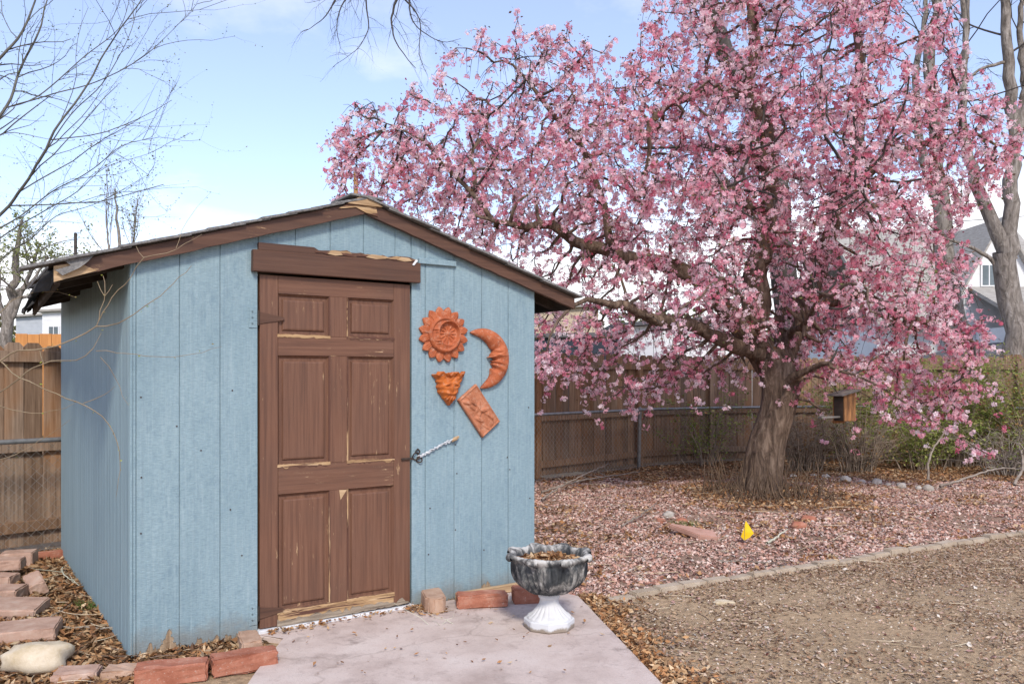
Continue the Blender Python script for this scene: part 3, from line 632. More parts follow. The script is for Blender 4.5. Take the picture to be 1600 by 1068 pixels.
# ------------------------------------------------------------------ fences
def along(poly, step, start=0.0):
    P = np.array(poly, float); seg = np.linalg.norm(np.diff(P, axis=0), axis=1); cum = np.concatenate([[0], np.cumsum(seg)])
    d = start
    while d < cum[-1]:
        i = min(np.searchsorted(cum, d, 'right') - 1, len(seg) - 1); t = (d - cum[i]) / seg[i]; q = P[i] + (P[i + 1] - P[i]) * t; a = math.atan2(*(P[i + 1] - P[i])[::-1])
        yield d, q, a, i
        d += step
def build_fences():
    a = Mat('weathered_cedar', 0.85, 0.2).vary()
    g = a.noise(16, 5, 0.65, (3, 3, 0.12)); c = a.ramp(g, (0.28, (0.10, 0.055, 0.031)), (0.5, (0.29, 0.170, 0.098)), (0.72, (0.45, 0.300, 0.190)))
    q = a.n('ShaderNodeMapRange'); a.put(q.inputs['Value'], a.oi.outputs['Random']); q.inputs['To Min'].default_value = 0.0; q.inputs['To Max'].default_value = 0.75
    c = a.mix(q.outputs[0], c, a.ramp(g, (0.3, (0.17, 0.128, 0.094)), (0.7, (0.41, 0.32, 0.245)))); c = a.mix(a.ramp(a.noise(3, 3, 0.5, (1, 1, .4)), (0.55, 0.0), (0.7, 0.6)), c, (0.33, 0.15, 0.055))
    r2 = a.math('FRACT', a.math('MULTIPLY', a.oi.outputs['Random'], 7.31)); c = a.mix(a.math('MULTIPLY', r2, .5), c, (0.08, 0.045, 0.026))
    a.color(c); a.bump(g, 0.6, 0.006); mw = a.m
    f = empty('wooden_fence', (FENCE[1][0], FENCE[1][1], 0)); tag(f, 'tall weathered brown cedar picket fence behind the shed and tree', 'fence')
    o0 = Vector((FENCE[1][0], FENCE[1][1], 0))
    meshes = []
    for k in range(5):
        h = 1.72 + 0.012 * k; w = 0.068; bm = prism_bm([(-w, 0.05), (w, 0.05), (w, h - .035), (w - .03, h), (-w + .03, h), (-w, h - .035)], 0, 0.018)
        bmesh.ops.bevel(bm, geom=list(bm.edges), offset=.0015, segments=1, affect='EDGES'); bmesh.ops.recalc_face_normals(bm, faces=bm.faces)
        me = bpy.data.meshes.new('picket'); bm.to_mesh(me); bm.free(); me.materials.append(mw); meshes.append(me)
    dd = 0.0; seg_end = float(np.linalg.norm(np.array(FENCE[1]) - np.array(FENCE[0]))); alt = 0
    for d, q, an, i in along(FENCE, 0.01):
        if d < dd: continue
        dd = d + (0.1395 if i == 0 else 0.130); alt = 1 - alt if i else 0
        o = bpy.data.objects.new('picket', random.choice(meshes)); link(o, f); gap = random.uniform(-.0015, .0015)
        o.scale = (1, 1, .955 if q[0] < -1 else 1)
        nrm = Vector((-math.sin(an), math.cos(an), 0)); o.location = Vector((q[0], q[1], 0)) - o0 + nrm * (0.05 + .007 * alt) + Vector((math.cos(an), math.sin(an), 0)) * gap; o.rotation_euler = (random.uniform(-.008, .008), random.uniform(-.003, .003), an)
    P = np.array(FENCE)
    for i in range(len(P) - 1):
        dv = P[i + 1] - P[i]; L = np.linalg.norm(dv); an = math.atan2(dv[1], dv[0]); n = max(1, round(L / 2.35))
        for k in range(n):
            A = P[i] + dv * k / n
            for z in (0.16, 0.80, 1.52):
                o = box('rail', 0.045, L / n - .045, 0.008, 0.046, z, z + 0.09, mw, f, 0.003, 0.003); o.location = Vector((A[0], A[1], 0)) - o0; o.rotation_euler = (0, 0, an)
            o = box('post', -.045, .045, -.042, .048, -.05, 1.66, mw, f, 0.004, 0.003); o.location = Vector((A[0], A[1], 0)) - o0; o.rotation_euler = (0, 0, an)
    # chain-link in front of it
    CL = [tuple(np.array(p) + np.array([0.19, -0.19])) for p in FENCE[:4]] + [(3.45, 13.45), (5.6, 13.95), (10.6, 12.3)]
    c = empty('chain_link_fence', (CL[1][0], CL[1][1], 0)); tag(c, 'low galvanised chain-link fence standing just before the wooden fence', 'fence'); o0 = np.array([CL[1][0], CL[1][1], 0.0])
    polys = []; HT = 0.90
    pts = [(q[0], q[1]) for d, q, an, i in along(CL, 0.038)]
    nz = 24
    for k in range(len(pts) - 1):
        p, q = np.array(pts[k]), np.array(pts[k + 1])
        z = np.linspace(0.03, HT, nz); odd = (np.arange(nz) + k) % 2
        xy = np.where(odd[:, None] == 0, p[None], q[None]); polys.append((np.column_stack([xy, z]) - o0, np.full(nz, 0.0021)))
    V, F = tubes(polys, 3); mm = mat_simple('dull_wire', (0.20, 0.18, 0.155), (0.36, 0.34, 0.31), 6, 0.6, 0)
    o = big_mesh('wire_mesh', V, F, mm, c); o['kind'] = 'stuff'
    for i in range(len(CL) - 1):
        A, B = np.array([*CL[i], HT + .01]) - o0, np.array([*CL[i + 1], HT + .01]) - o0
        V, F = tubes([(np.linspace(A, B, 3), np.full(3, .020))], 10); mesh_obj('top_rail', V, F, MMETAL, c, True)
        V, F = tubes([(np.linspace(A, B, 12) + np.array([0, 0, -HT + .05]) + rng.normal(0, .004, (12, 3)), np.full(12, .003))], 5); mesh_obj('tension_wire', V, F, MMETAL, c, True)
    for q in ((-5.2, 5.05), (-1.5, 9.05), (1.93, 12.68), (5.6, 13.95), (8.2, 13.1)):
        V, F = tubes([(np.array([[q[0], q[1], -.1], [q[0] + .02, q[1], HT + .03]]) - o0, np.array([.028, .028])), (np.array([[q[0] + .02, q[1], HT + .02], [q[0] + .02, q[1], HT + .05]]) - o0, np.array([.036, .012]))], 10); mesh_obj('post', V, F, MMETAL, c, True)
build_fences()

# ------------------------------------------------------------------ bricks and stones
def brick_mat(name, c0, c1, c2):
    a = Mat(name, 0.88, 0.2).vary(); n = a.noise(10, 5, 0.65); c = a.ramp(n, (0.28, c0), (0.52, c1), (0.75, c2))
    c = a.mix(a.ramp(a.noise(90, 3, 0.6), (0.6, 0.0), (0.72, 0.5)), c, (0.5, 0.42, 0.36)); a.color(c); return a.bump(a.noise(120, 4, 0.7), 0.5, 0.004).m
MRED = brick_mat('red_brick', (0.25, 0.085, 0.050), (0.36, 0.145, 0.092), (0.45, 0.25, 0.18))
MPINK = brick_mat('faded_pink_brick', (0.32, 0.20, 0.15), (0.44, 0.29, 0.22), (0.52, 0.40, 0.32))
MTAN = brick_mat('tan_brick', (0.30, 0.19, 0.13), (0.43, 0.28, 0.195), (0.50, 0.37, 0.28))
MCREAM = brick_mat('cream_rock', (0.42, 0.33, 0.20), (0.58, 0.49, 0.36), (0.68, 0.61, 0.49))
def brick(loc, rz, size, mat, label, name='brick', nose=False, tilt=(0, 0), cat='brick', chip=.004, group=None):
    lx, ly, lz = size; z0 = loc[2] if len(loc) > 2 else 0.0
    if nose:                                            # rounded front end
        poly = [(-lx / 2, ly / 2), (-lx / 2, -ly * .25)] + [(-lx / 2 + lx / 2 * (1 - math.cos(t)), -ly * .25 - ly * .25 * math.sin(t)) for t in np.linspace(.25, math.pi - .25, 6)] + [(lx / 2, -ly * .25), (lx / 2, ly / 2)]
    else: poly = [(-lx / 2, -ly / 2), (lx / 2, -ly / 2), (lx / 2, ly / 2), (-lx / 2, ly / 2)]
    bm = prism_bm(poly, 0, lz, 'xy')
    bmesh.ops.recalc_face_normals(bm, faces=bm.faces); bmesh.ops.bevel(bm, geom=list(bm.edges), offset=.007, segments=2, affect='EDGES', clamp_overlap=True)
    if not nose: bmesh.ops.subdivide_edges(bm, edges=[e for e in bm.edges if e.calc_length() > .05], cuts=3, use_grid_fill=True)
    for v in bm.verts: v.co += Vector([random.uniform(-chip, chip) * .6 for _ in range(3)])
    o = bm_finish(name, bm, mat); o.location = (loc[0], loc[1], z0); o.rotation_euler = (tilt[0], tilt[1], rz); tag(o, label, cat, group); return o
def stone(loc, size, mat, label, cat='stone', rz=0.0, name='rock', seed=0, group=None, flat=0.0):
    bm = bmesh.new(); bmesh.ops.create_icosphere(bm, subdivisions=3, radius=0.5)
    for v in bm.verts:
        d = v.co.normalized(); k = 0.5 + 0.16 * (fbm(d.x * 2 + seed, d.y * 2 + d.z * 1.7, seed) - .5) * 2 + .03 * (vnoise(d.x * 7 + seed, d.z * 7 + d.y * 5, seed) - .5)
        q = Vector([math.copysign(abs(c) ** .72, c) for c in d]) if flat else d
        v.co = Vector((q.x * k * size[0], q.y * k * size[1], q.z * k * size[2]))
    o = bm_finish(name, bm, mat, smooth=True); zz = loc[2] if len(loc) > 2 else size[2] * .32
    o.location = (loc[0], loc[1], zz); o.rotation_euler = (0, 0, rz); tag(o, label, cat, group); return o
dirU = SH_ANG
# by the door
brick((-0.470, 4.975, .022), R(14), (.125, .27, .088), MTAN, 'tan paver brick with rounded front end beside the door', nose=True)
brick((-0.182, 5.015, .022), R(9), (.305, .105, .082), MRED, 'red brick lying between the tan brick and the urn side brick', chip=.007)
brick((0.110, 5.115, .022), R(8), (.215, .11, .092), MRED, 'red brick against the shed right behind the urn', chip=.007)
o = box('wood_strip', 0, .62, 0, .03, .0, .05, MWOOD, None, .004); p = shed_xy(1.84, -.075); o.location = (p[0], p[1], .024); o.rotation_euler = (0, 0, SH_ANG); tag(o, 'tan wood strip along the shed foot behind the red bricks', 'wood strip')
# border in front of the left half
brick((-1.335, 4.235, .0), R(-66), (.215, .10, .085), MTAN, 'tan brick at the left corner of the door slab', chip=.005)
brick((-1.285, 3.99, .0), R(27), (.30, .115, .085), MRED, 'red brick nearest the slab in the front border', chip=.006)
brick((-1.575, 3.855, -.005), R(16), (.315, .115, .085), MRED, 'red brick second from the slab in the front border', chip=.006)
brick((-1.815, 3.865, -.03), R(8), (.15, .12, .085), MTAN, 'short tan brick between red and pink bricks in front', chip=.006)
brick((-2.00, 3.825, -.025), R(14), (.19, .13, .085), MPINK, 'faded pink brick beside the cream rock', chip=.006)
stone((-2.275, 3.99, .055), (.285, .20, .135), MCREAM, 'cream coloured rock in the front left corner', rz=.15, seed=3, flat=1)
# pavers along the left
brick((-2.58, 4.43, .0), R(20), (.30, .25, .085), MPINK, 'pink paver directly behind the cream rock')
brick((-2.93, 4.80, .0), R(12), (.40, .26, .10), MPINK, 'wide pink paver at the left edge, second from the cream rock', tilt=(.05, .06))
brick((-3.15, 5.15, .0), R(10), (.22, .20, .10), MPINK, 'pink paver before the leaning brick, third from the cream rock')
brick((-3.075, 5.40, .02), R(-52), (.24, .10, .09), MPINK, 'pinkish brown brick leaning on edge on the litter', tilt=(.35, .12))
brick((-3.40, 5.52, .0), R(5), (.20, .15, .09), MPINK, 'small pink paver under the leaning brick end')
brick((-3.46, 5.70, .088), R(16), (.20, .15, .07), MPINK, 'small pink paver stacked atop another at left edge')
brick((-3.63, 6.12, .0), R(15), (.22, .16, .12), MPINK, 'rear pink block at the left edge near the fence')
brick((-3.52, 6.42, -.02), R(38), (.34, .08, .085), MRED, 'narrow red brick on edge at the rear shed corner', chip=.004)

def garden_edging():
    e = empty('garden_edging', (EDGE[0][0], EDGE[0][1], 0)); tag(e, 'curving row of flush beige bricks edging the gravel bed', 'garden edging')
    mt = brick_mat('beige_edging_brick', (0.30, 0.235, 0.165), (0.42, 0.345, 0.26), (0.50, 0.43, 0.34))
    bm = bmesh.new(); bmesh.ops.create_cube(bm, size=1)
    for v in bm.verts: v.co = Vector((v.co.x * .205, v.co.y * .082, v.co.z * .07))
    bmesh.ops.bevel(bm, geom=list(bm.edges), offset=.008, segments=2, affect='EDGES'); me = bpy.data.meshes.new('brick'); bm.to_mesh(me); bm.free(); me.materials.append(mt)
    P, _ = smooth_poly(np.column_stack([np.array(EDGE), np.zeros(len(EDGE))]), np.zeros(len(EDGE)), .05)
    for d, q, an, i in along(P[:, :2], 0.211):
        if q[0] > 7.4: break
        o = bpy.data.objects.new('brick', me); link(o, e)
        o.location = (q[0] - EDGE[0][0], q[1] - EDGE[0][1], float(gz(q[0], q[1])) + random.uniform(-.012, .006)); o.rotation_euler = (random.uniform(-.04, .04), random.uniform(-.03, .03), an + random.uniform(-.04, .04))
garden_edging()

# flat sandstone, cobbles, little stones
bm = prism_bm([(-.19, .10), (-.17, .14), (.19, .06), (.21, -.11), (.05, -.10)], 0, .045, 'xy')
bmesh.ops.recalc_face_normals(bm, faces=bm.faces); bmesh.ops.bevel(bm, geom=list(bm.edges), offset=.008, segments=2, affect='EDGES')
o = bm_finish('flagstone', bm, mat_simple('pink_sandstone', (0.36, 0.20, 0.15), (0.50, 0.30, 0.235), 9, 0.85, 0.4)); o.location = (1.56, 7.22, .03); o.rotation_euler = (R(9), R(5), R(-6)); tag(o, 'flat pinkish sandstone slab lying tilted on the gravel', 'flagstone')
MGREYR = brick_mat('pale_grey_cobble', (0.26, 0.235, 0.20), (0.40, 0.365, 0.32), (0.52, 0.49, 0.45))
cob = [(1205, 746), (1238, 747), (1275, 748), (1293, 750), (1318, 752), (1350, 756), (1369, 757), (1389, 760), (1407, 762), (1432, 764), (1450, 766)]
ordn = ['first', 'second', 'third', 'fourth', 'fifth', 'sixth', 'seventh', 'eighth', 'ninth', 'tenth', 'eleventh']
for k, (px, py) in enumerate(cob):
    Y = 1820 / (py - 589); s = random.uniform(.08, .15)
    stone(((px - 800) / 1300 * Y, Y + random.uniform(-.08, .08), s * .18), (s, s * .9, s * .8), MGREYR, f'{ordn[k]} cobble from the trunk in the grey row edging the bed', 'cobble', random.uniform(0, 3), 'cobble', 20 + k, 'grey cobbles along the back of the bed')
stone((1.42, 7.95), (.10, .08, .07), MRED, 'small red rock at the grass tuft left of the flagstone', seed=41)
stone((1.62, 7.98), (.13, .09, .06), MRED, 'red rock lying just behind the flagstone', seed=42)
stone((1.55, 8.25), (.12, .10, .09), MGREYR, 'white grey rock behind the flagstone near the trunk shoots', seed=43)
stone((2.66, 7.72), (.15, .11, .08), MRED, 'low red rock right of the yellow flag', seed=44)
stone((2.86, 8.02), (.15, .12, .09), MRED, 'rear red rock right of the yellow flag', seed=45)
stone((1.31, 5.14, .010), (.13, .08, .03), MCREAM, 'flat pale stone half sunk in the bare soil', seed=46, flat=1)

def marker_flag():
    f = empty('marker_flag', (1.955, 7.0, 0)); tag(f, 'small yellow utility marker flag stuck in the gravel', 'marker flag')
    V, F = tubes([(np.array([[0, 0, -.05], [.002, 0, .10], [0, 0, .20]]), np.full(3, .0018))], 6); mesh_obj('wire_stem', V, F, MMETAL, f)
    q = [(0, 0, .028), (.040, -.012, .055), (.074, -.020, .092), (.042, -.006, .150), (.013, .004, .194), (-.006, .006, .120), (-.026, .012, .058), (.010, -.004, .100)]
    P = q; Fc = [(0, 1, 7), (1, 2, 7), (2, 3, 7), (3, 4, 7), (4, 5, 7), (5, 6, 7), (6, 0, 7)]
    o = mesh_obj('flag', P, Fc, mat_simple('yellow_plastic', (0.80, 0.50, 0.01), (0.86, 0.58, 0.02), 20, 0.45, 0.1), f, False); md = o.modifiers.new('thick', 'SOLIDIFY'); md.thickness = .0015
marker_flag()

# ------------------------------------------------------------------ urn
def build_urn():
    e = empty('garden_urn', (0.205, 4.60, .022), R(20)); tag(e, 'stained grey and white concrete pedestal urn holding dry leaves', 'urn')
    a = Mat('stained_concrete', 0.8, 0.3); z = a.sepz()[2]
    n = a.noise(11, 6, 0.7, (1, 1, .5), 1.0); n2 = a.noise(34, 4, 0.6, (1, 1, .6))
    st = a.math('ADD', n, a.math('MULTIPLY', n2, .25))
    st = a.math('ADD', st, a.math('MULTIPLY', a.ramp(z, (.365, 0.0), (.415, 1.0)), a.math('SUBTRACT', a.noise(5, 3), .38)))
    c = a.ramp(st, (0.50, (0.020, 0.023, 0.026)), (0.62, (0.060, 0.064, 0.066)), (0.70, (0.17, 0.165, 0.155)), (0.82, (0.46, 0.45, 0.42)))
    a.color(c); a.bump(a.noise(70, 4), 0.4, .004); mb = a.m
    UP = .030
    th = np.linspace(0, 2 * np.pi, 192, endpoint=False)
    def lathe(name, prof, mat, mod=None, close=False):
        P = []; n = len(prof)
        for i, (r, z) in enumerate(prof):
            rr = np.full_like(th, r); zz = np.full_like(th, z)
            if mod: rr, zz = mod(i / (n - 1), rr, zz)
            P.append(np.stack([rr * np.cos(th), rr * np.sin(th), zz], -1))
        V = np.concatenate(P); m = len(th); F = [(i * m + j, i * m + (j + 1) % m, (i + 1) * m + (j + 1) % m, (i + 1) * m + j) for i in range(n - 1) for j in range(m)]
        return mesh_obj(name, V, F, mat, e, True)
    def interp(pts, k):
        P, _ = smooth_poly(np.array([(r, 0, z) for r, z in pts]), np.zeros(len(pts)), k); return [(p[0], p[2]) for p in P]
    # bowl: eight acanthus leaves, scalloped lip
    prof = interp([(.050, .158), (.095, .166), (.145, .198), (.178, .245), (.194, .295), (.203, .335), (.222, .352), (.233, .366), (.222, .380), (.196, .372), (.185, .345), (.180, .32)], .006); prof = [(r, z + UP) for r, z in prof]
    def leaf(t, r, z):
        k = math.exp(-((t - .40) / .30) ** 2) * (t < .66); ph = (th * 8 / (2 * np.pi)) % 1
        mid = np.exp(-((ph - .5) / .055) ** 2); side = np.cos((ph - .5) * 2 * np.pi * 5 + 9 * t); lobe = np.abs(np.sin(np.pi * ph))
        r = r + k * (.018 * mid + .007 * side * (1 - mid) + .020 * (lobe ** .5 - .6))
        lip = math.exp(-((t - .77) / .09) ** 2); r = r + lip * (.020 * (np.abs(np.cos(np.pi * ph)) ** 4) - .018 * lobe); z = z + lip * (.012 * np.abs(np.cos(np.pi * ph)) ** 3 - .004 * np.cos(th * 40) * .4)
        return r, z
    b = lathe('bowl', prof, mb, leaf)
    # scroll curls where leaves meet the lip
    for k in range(8):
        an = k * 2 * np.pi / 8; tt = np.linspace(0, 2.6 * np.pi, 26); rr = .017 * (1 - tt / (3.4 * np.pi))
        P = np.stack([(.228 + rr * np.cos(tt)), np.zeros(26), .366 + rr * np.sin(tt)], -1); P2 = np.stack([P[:, 0] * math.cos(an), P[:, 0] * math.sin(an), P[:, 2]], -1)
        tang = np.array([-math.sin(an), math.cos(an), 0])
        V, F = tubes([(np.linspace(-.030, .030, 7)[:, None] * tang + np.array([.232 * math.cos(an), .232 * math.sin(an), .366 + UP]), np.array([.010, .016, .019, .020, .019, .016, .010]))], 12); mesh_obj('scroll_curl', V, F, mb, b, True)
    # pedestal with flutes, octagonal plinth
    prof = interp([(.052, .160), (.060, .150), (.058, .140), (.052, .134), (.054, .118), (.066, .096), (.090, .074), (.118, .060), (.124, .052)], .005); prof = [(r, .052 + (z - .052) * 1.30) for r, z in prof]
    def flute(t, r, z): k = np.clip((t - .35) / .2, 0, 1) * np.clip((1 - t) / .15, 0, 1); return r + k * .008 * np.abs(np.cos(th * 10)) ** .6, z
    mp = mat_simple('white_painted_concrete', (0.50, 0.50, 0.50), (0.66, 0.66, 0.66), 9, 0.75, 0.4)
    lathe('pedestal', prof, mp, flute)
    oc = [(.142 * math.cos(R(22.5 + 45 * k)), .142 * math.sin(R(22.5 + 45 * k))) for k in range(8)]
    a2 = Mat('white_plinth_paint', 0.8, 0.25); zz = a2.sepz()[2]
    dirt = a2.ramp(a2.math('SUBTRACT', a2.math('MULTIPLY', a2.noise(14, 5, .7), .055), zz), (0.0, 0.0), (.012, 1.0)); a2.color(a2.mix(dirt, (0.57, 0.58, 0.59), (0.26, 0.215, 0.17))); a2.bump(a2.noise(40, 4), .4, .004)
    prism('plinth', oc, 0, .054, a2.m, e, 'xy', .006)
    # leaves inside
    n = 420; c = np.stack([rng.normal(0, 1, n), rng.normal(0, 1, n)], -1); c = c / np.linalg.norm(c, axis=1)[:, None] * (np.sqrt(rng.random(n)) * .178)[:, None]
    leaf_mesh('dry_leaves', np.column_stack([c, .322 + UP + rng.random(n) * .02 + .02 * (1 - np.hypot(c[:, 0], c[:, 1]) / .178)]), rng.uniform(.012, .03, n), LEAFCOL[rng.integers(0, len(LEAFCOL), n)], e, .6)
    V = [(.18 * math.cos(t), .18 * math.sin(t), .326 + UP) for t in np.linspace(0, 2 * np.pi, 40, endpoint=False)]; mesh_obj('potting_soil', V, [tuple(range(40))], mat_simple('dry_soil', (0.12, 0.075, 0.04), (0.25, 0.16, 0.09), 30, .95, .5), e)

# ------------------------------------------------------------------ litter: leaves, gravel, twigs
LEAFCOL = (lambda c: c * .8 + c.mean(1)[:, None] * np.array([1.25, 1.0, .75]) * .2)(np.array([(0.36, 0.17, 0.06), (0.44, 0.24, 0.10), (0.28, 0.12, 0.045), (0.50, 0.31, 0.15), (0.20, 0.10, 0.05), (0.42, 0.19, 0.065), (0.55, 0.40, 0.24), (0.30, 0.18, 0.09)]))
MLEAF = mat_tint('dry_leaf', 0.8, 0.15); MGRAV = mat_tint('gravel_chip', 0.85); MTWIG = mat_tint('dry_twig', 0.85)
def rot_frames(n, tilt):
    a = rng.uniform(0, 2 * np.pi, n); tx, ty = rng.normal(0, tilt, n), rng.normal(0, tilt, n)
    N = np.stack([tx, ty, np.ones(n)], -1); N /= np.linalg.norm(N, axis=1)[:, None]
    A = np.stack([np.cos(a), np.sin(a), np.zeros(n)], -1); A -= (A * N).sum(1)[:, None] * N; A /= np.linalg.norm(A, axis=1)[:, None]
    return A, np.cross(N, A), N
def leaf_mesh(name, P, size, C, parent=None, tilt=.45, mat=None, long=1.0):
    n = len(P); A, B, N = rot_frames(n, tilt); s = np.asarray(size)[:, None]; w = rng.uniform(.35, .62, n)[:, None]; cu = rng.uniform(-.15, .45, n)[:, None]
    v = np.stack([P - A * s * long, P + B * s * w + N * s * cu, P + A * s * long + N * s * rng.uniform(-.1, .5, n)[:, None], P - B * s * w + N * s * cu * rng.uniform(.2, 1, n)[:, None], P - N * s * .12], 1)
    V = v.reshape(-1, 3); b = np.arange(n)[:, None] * 5
    F = np.concatenate([b + np.array([[0, 4, 1]]), b + np.array([[4, 2, 1]]), b + np.array([[0, 3, 4]]), b + np.array([[4, 3, 2]])], 0)
    return big_mesh(name, V, F, mat or MLEAF, parent, np.tile(C, (4, 1)))
def gravel_mesh(name, P, size, C):
    n = len(P); A, B, N = rot_frames(n, .5); s = np.asarray(size)[:, None]
    d = [A * rng.uniform(.7, 1.2, (n, 1)), B * rng.uniform(.6, 1.0, (n, 1)), -A * rng.uniform(.7, 1.2, (n, 1)), -B * rng.uniform(.6, 1.0, (n, 1)), N * rng.uniform(.35, .7, (n, 1)) + A * rng.uniform(-.5, .5, (n, 1)), N * rng.uniform(.35, .7, (n, 1)) + B * rng.uniform(-.5, .5, (n, 1))]
    V = np.stack([P + q * s for q in d], 1).reshape(-1, 3); b = np.arange(n)[:, None] * 6
    fs = [[0, 1, 4], [1, 5, 4], [1, 2, 5], [2, 3, 5], [3, 4, 5], [3, 0, 4]]
    F = np.concatenate([b + np.array([f]) for f in fs], 0)
    return big_mesh(name, V, F, MGRAV, None, np.tile(C, (6, 1)))
def scatter(n, x0, x1, y0, y1, keep, ypow=1.0):
    x = rng.uniform(x0, x1, n); y = y0 + (y1 - y0) * rng.random(n) ** ypow
    vis = (np.abs(x) < 0.66 * y + 0.5) & ~in_poly(x, y, SHED_POLY); k = keep(x, y) & vis
    return x[k], y[k]
def build_litter():
    jit = lambda x, y, s: (fbm(x * 2.2, y * 2.2, s) - .5)
    # pink gravel over the bed
    x, y = scatter(170000, .2, 9, 5.0, 13.2, lambda x, y: in_poly(x, y, BED) & (y < 11.9 + jit(x, y, 4) * 2.0) & (rng.random(len(x)) < np.clip(.75 + 2.4 * jit(x, y, 6), .12, 1)) & (np.hypot(x - 2.9, y - 9.5) > .85 + jit(x, y, 8)), 1.35)
    pal = np.array([(0.53, 0.335, 0.27), (0.44, 0.245, 0.185), (0.63, 0.46, 0.39), (0.31, 0.145, 0.105), (0.69, 0.59, 0.51), (0.48, 0.29, 0.22), (0.40, 0.29, 0.22), (0.17, 0.085, 0.07)])
    C = pal[rng.choice(len(pal), len(x), p=[.24, .20, .19, .09, .08, .10, .06, .04])] * rng.uniform(.8, 1.15, (len(x), 1))
    sz = rng.uniform(.008, .023, len(x)) * (1 + .25 * (rng.random(len(x)) < .06)); o = gravel_mesh('gravel', np.column_stack([x, y, gz(x, y) + .005]), sz, C); tag(o, 'pink and red crushed gravel covering the bed under the tree', None, None, 'stuff')
    # dark red lava pieces and white chips scattered
    x, y = scatter(2600, .4, 9, 4.0, 11.5, lambda x, y: in_poly(x, y, BED) | (rng.random(len(x)) < .25)); C = np.array([(0.12, 0.04, 0.035), (0.62, 0.56, 0.49), (0.50, 0.30, 0.25)])[rng.choice(3, len(x), p=[.35, .4, .25])]
    k = ~in_poly(x, y, SLAB); x, y, C = x[k], y[k], C[k]
    o = gravel_mesh('scattered_stone_chips', np.column_stack([x, y, gz(x, y) + .006]), rng.uniform(.009, .021, len(x)), C); tag(o, 'white and dark red stone chips scattered on bed and soil', None, None, 'stuff')
    # leaves on the bed: sparse all over, thick by the fence, round the trunk and along the slab
    def kbed(x, y):
        d = np.clip(.05 + 1.0 * jit(x, y, 12) * 1.6, .02, .6); d = np.where(y > 11.2 + jit(x, y, 4) * 2.2, 1, d); d = np.where(np.hypot(x - 2.9, y - 9.5) < 1.05 + jit(x, y, 8), .65, d); return in_poly(x, y, BED) & (rng.random(len(x)) < d)
    x, y = scatter(120000, .2, 9.6, 5.0, 14.0, kbed, 1.0)
    C = LEAFCOL[rng.integers(0, len(LEAFCOL), len(x))] * rng.uniform(.7, 1.2, (len(x), 1)); o = leaf_mesh('leaf_litter', np.column_stack([x, y, gz(x, y) + .012 + .02 * rng.random(len(x))]), rng.uniform(.012, .032, len(x)), C); tag(o, 'brown leaf litter over the bed, thickest along the fence', None, None, 'stuff')
    # soil: crumbs, chips, leaves
    edge_y = lambda x: np.interp(x, [p[0] for p in EDGE], [p[1] for p in EDGE])
    def ksoil(x, y):
        slab_d = poly_dist(x, y, SLAB); e = edge_y(x) - y; d = np.clip(.45 + 2.2 * jit(x, y, 15), .08, .9); d = np.where(slab_d < .32 + jit(x, y, 5) * .5, 1.0, d); d = np.where(np.abs(e) < .25 + jit(x, y, 6) * .6, np.maximum(d, .75), d)
        return (e > .03) & (x > .3) & ~in_poly(x, y, SLAB) & (rng.random(len(x)) < d)
    x, y = scatter(90000, .3, 5.5, 3.2, 7.6, ksoil)
    pal = np.vstack([LEAFCOL, [(0.50, 0.40, 0.30), (0.58, 0.47, 0.36), (0.30, 0.24, 0.18), (0.52, 0.33, 0.27), (0.44, 0.27, 0.21)]])
    C = pal[rng.integers(0, len(pal), len(x))] * rng.uniform(.75, 1.2, (len(x), 1)); C = C * .62 + C.mean(1)[:, None] * np.array([1.25, 1.0, .82]) * .38; o = leaf_mesh('soil_litter', np.column_stack([x, y, gz(x, y) + .004 + .008 * rng.random(len(x))]), rng.uniform(.005, .017, len(x)), C, tilt=.3); tag(o, 'small dry leaf crumbs strewn over the bare soil', None, None, 'stuff')
    ed = rng.random(2600); dx = np.abs(rng.normal(0, .10, 2600)) * (.35 + 1.3 * vnoise(ed * 9, 1.0, 5)) + .005; yy = 3.3 + 1.98 * ed; xx = .425 + (5.25 - yy) * .167 + dx; o = leaf_mesh('slab_edge_leaves', np.column_stack([xx, yy, gz(xx, yy) + .012 + .03 * rng.random(2600)]), rng.uniform(.008, .026, 2600), LEAFCOL[rng.integers(0, len(LEAFCOL), 2600)] * rng.uniform(.9, 1.4, (2600, 1)), tilt=.6); tag(o, 'drift of orange brown leaves along the right slab edge', None, None, 'stuff')
    x, y = scatter(16000, .3, 5.5, 3.2, 7.6, lambda x, y: (edge_y(x) - y > .03) & (x > .3) & ~in_poly(x, y, SLAB)); C = np.array([(0.48, 0.38, 0.27), (0.34, 0.26, 0.18), (0.52, 0.36, 0.28), (0.62, 0.55, 0.46)])[rng.integers(0, 4, len(x))]
    o = gravel_mesh('soil_crumbs', np.column_stack([x, y, gz(x, y) + .002]), rng.uniform(.003, .010, len(x)), C); tag(o, 'small pebbles and soil crumbs on the bare ground', None, None, 'stuff')
    # brown mulch on the left, thick
    x, y = scatter(52000, -5, -.9, 3.4, 7.3, lambda x, y: in_poly(x, y, MULCH) & ~in_poly(x, y, SLAB)); C = LEAFCOL[rng.integers(0, len(LEAFCOL), len(x))] * rng.uniform(.6, 1.2, (len(x), 1))
    o = leaf_mesh('bark_mulch', np.column_stack([x, y, gz(x, y) + .008 + .028 * rng.random(len(x))]), rng.uniform(.010, .026, len(x)), C, tilt=.55, long=1.3); tag(o, 'brown leaf and bark mulch beside the blue shed wall', None, None, 'stuff')
    # drift of leaves against the door foot and the bricks, some stray ones on the slab
    px, py = [], []
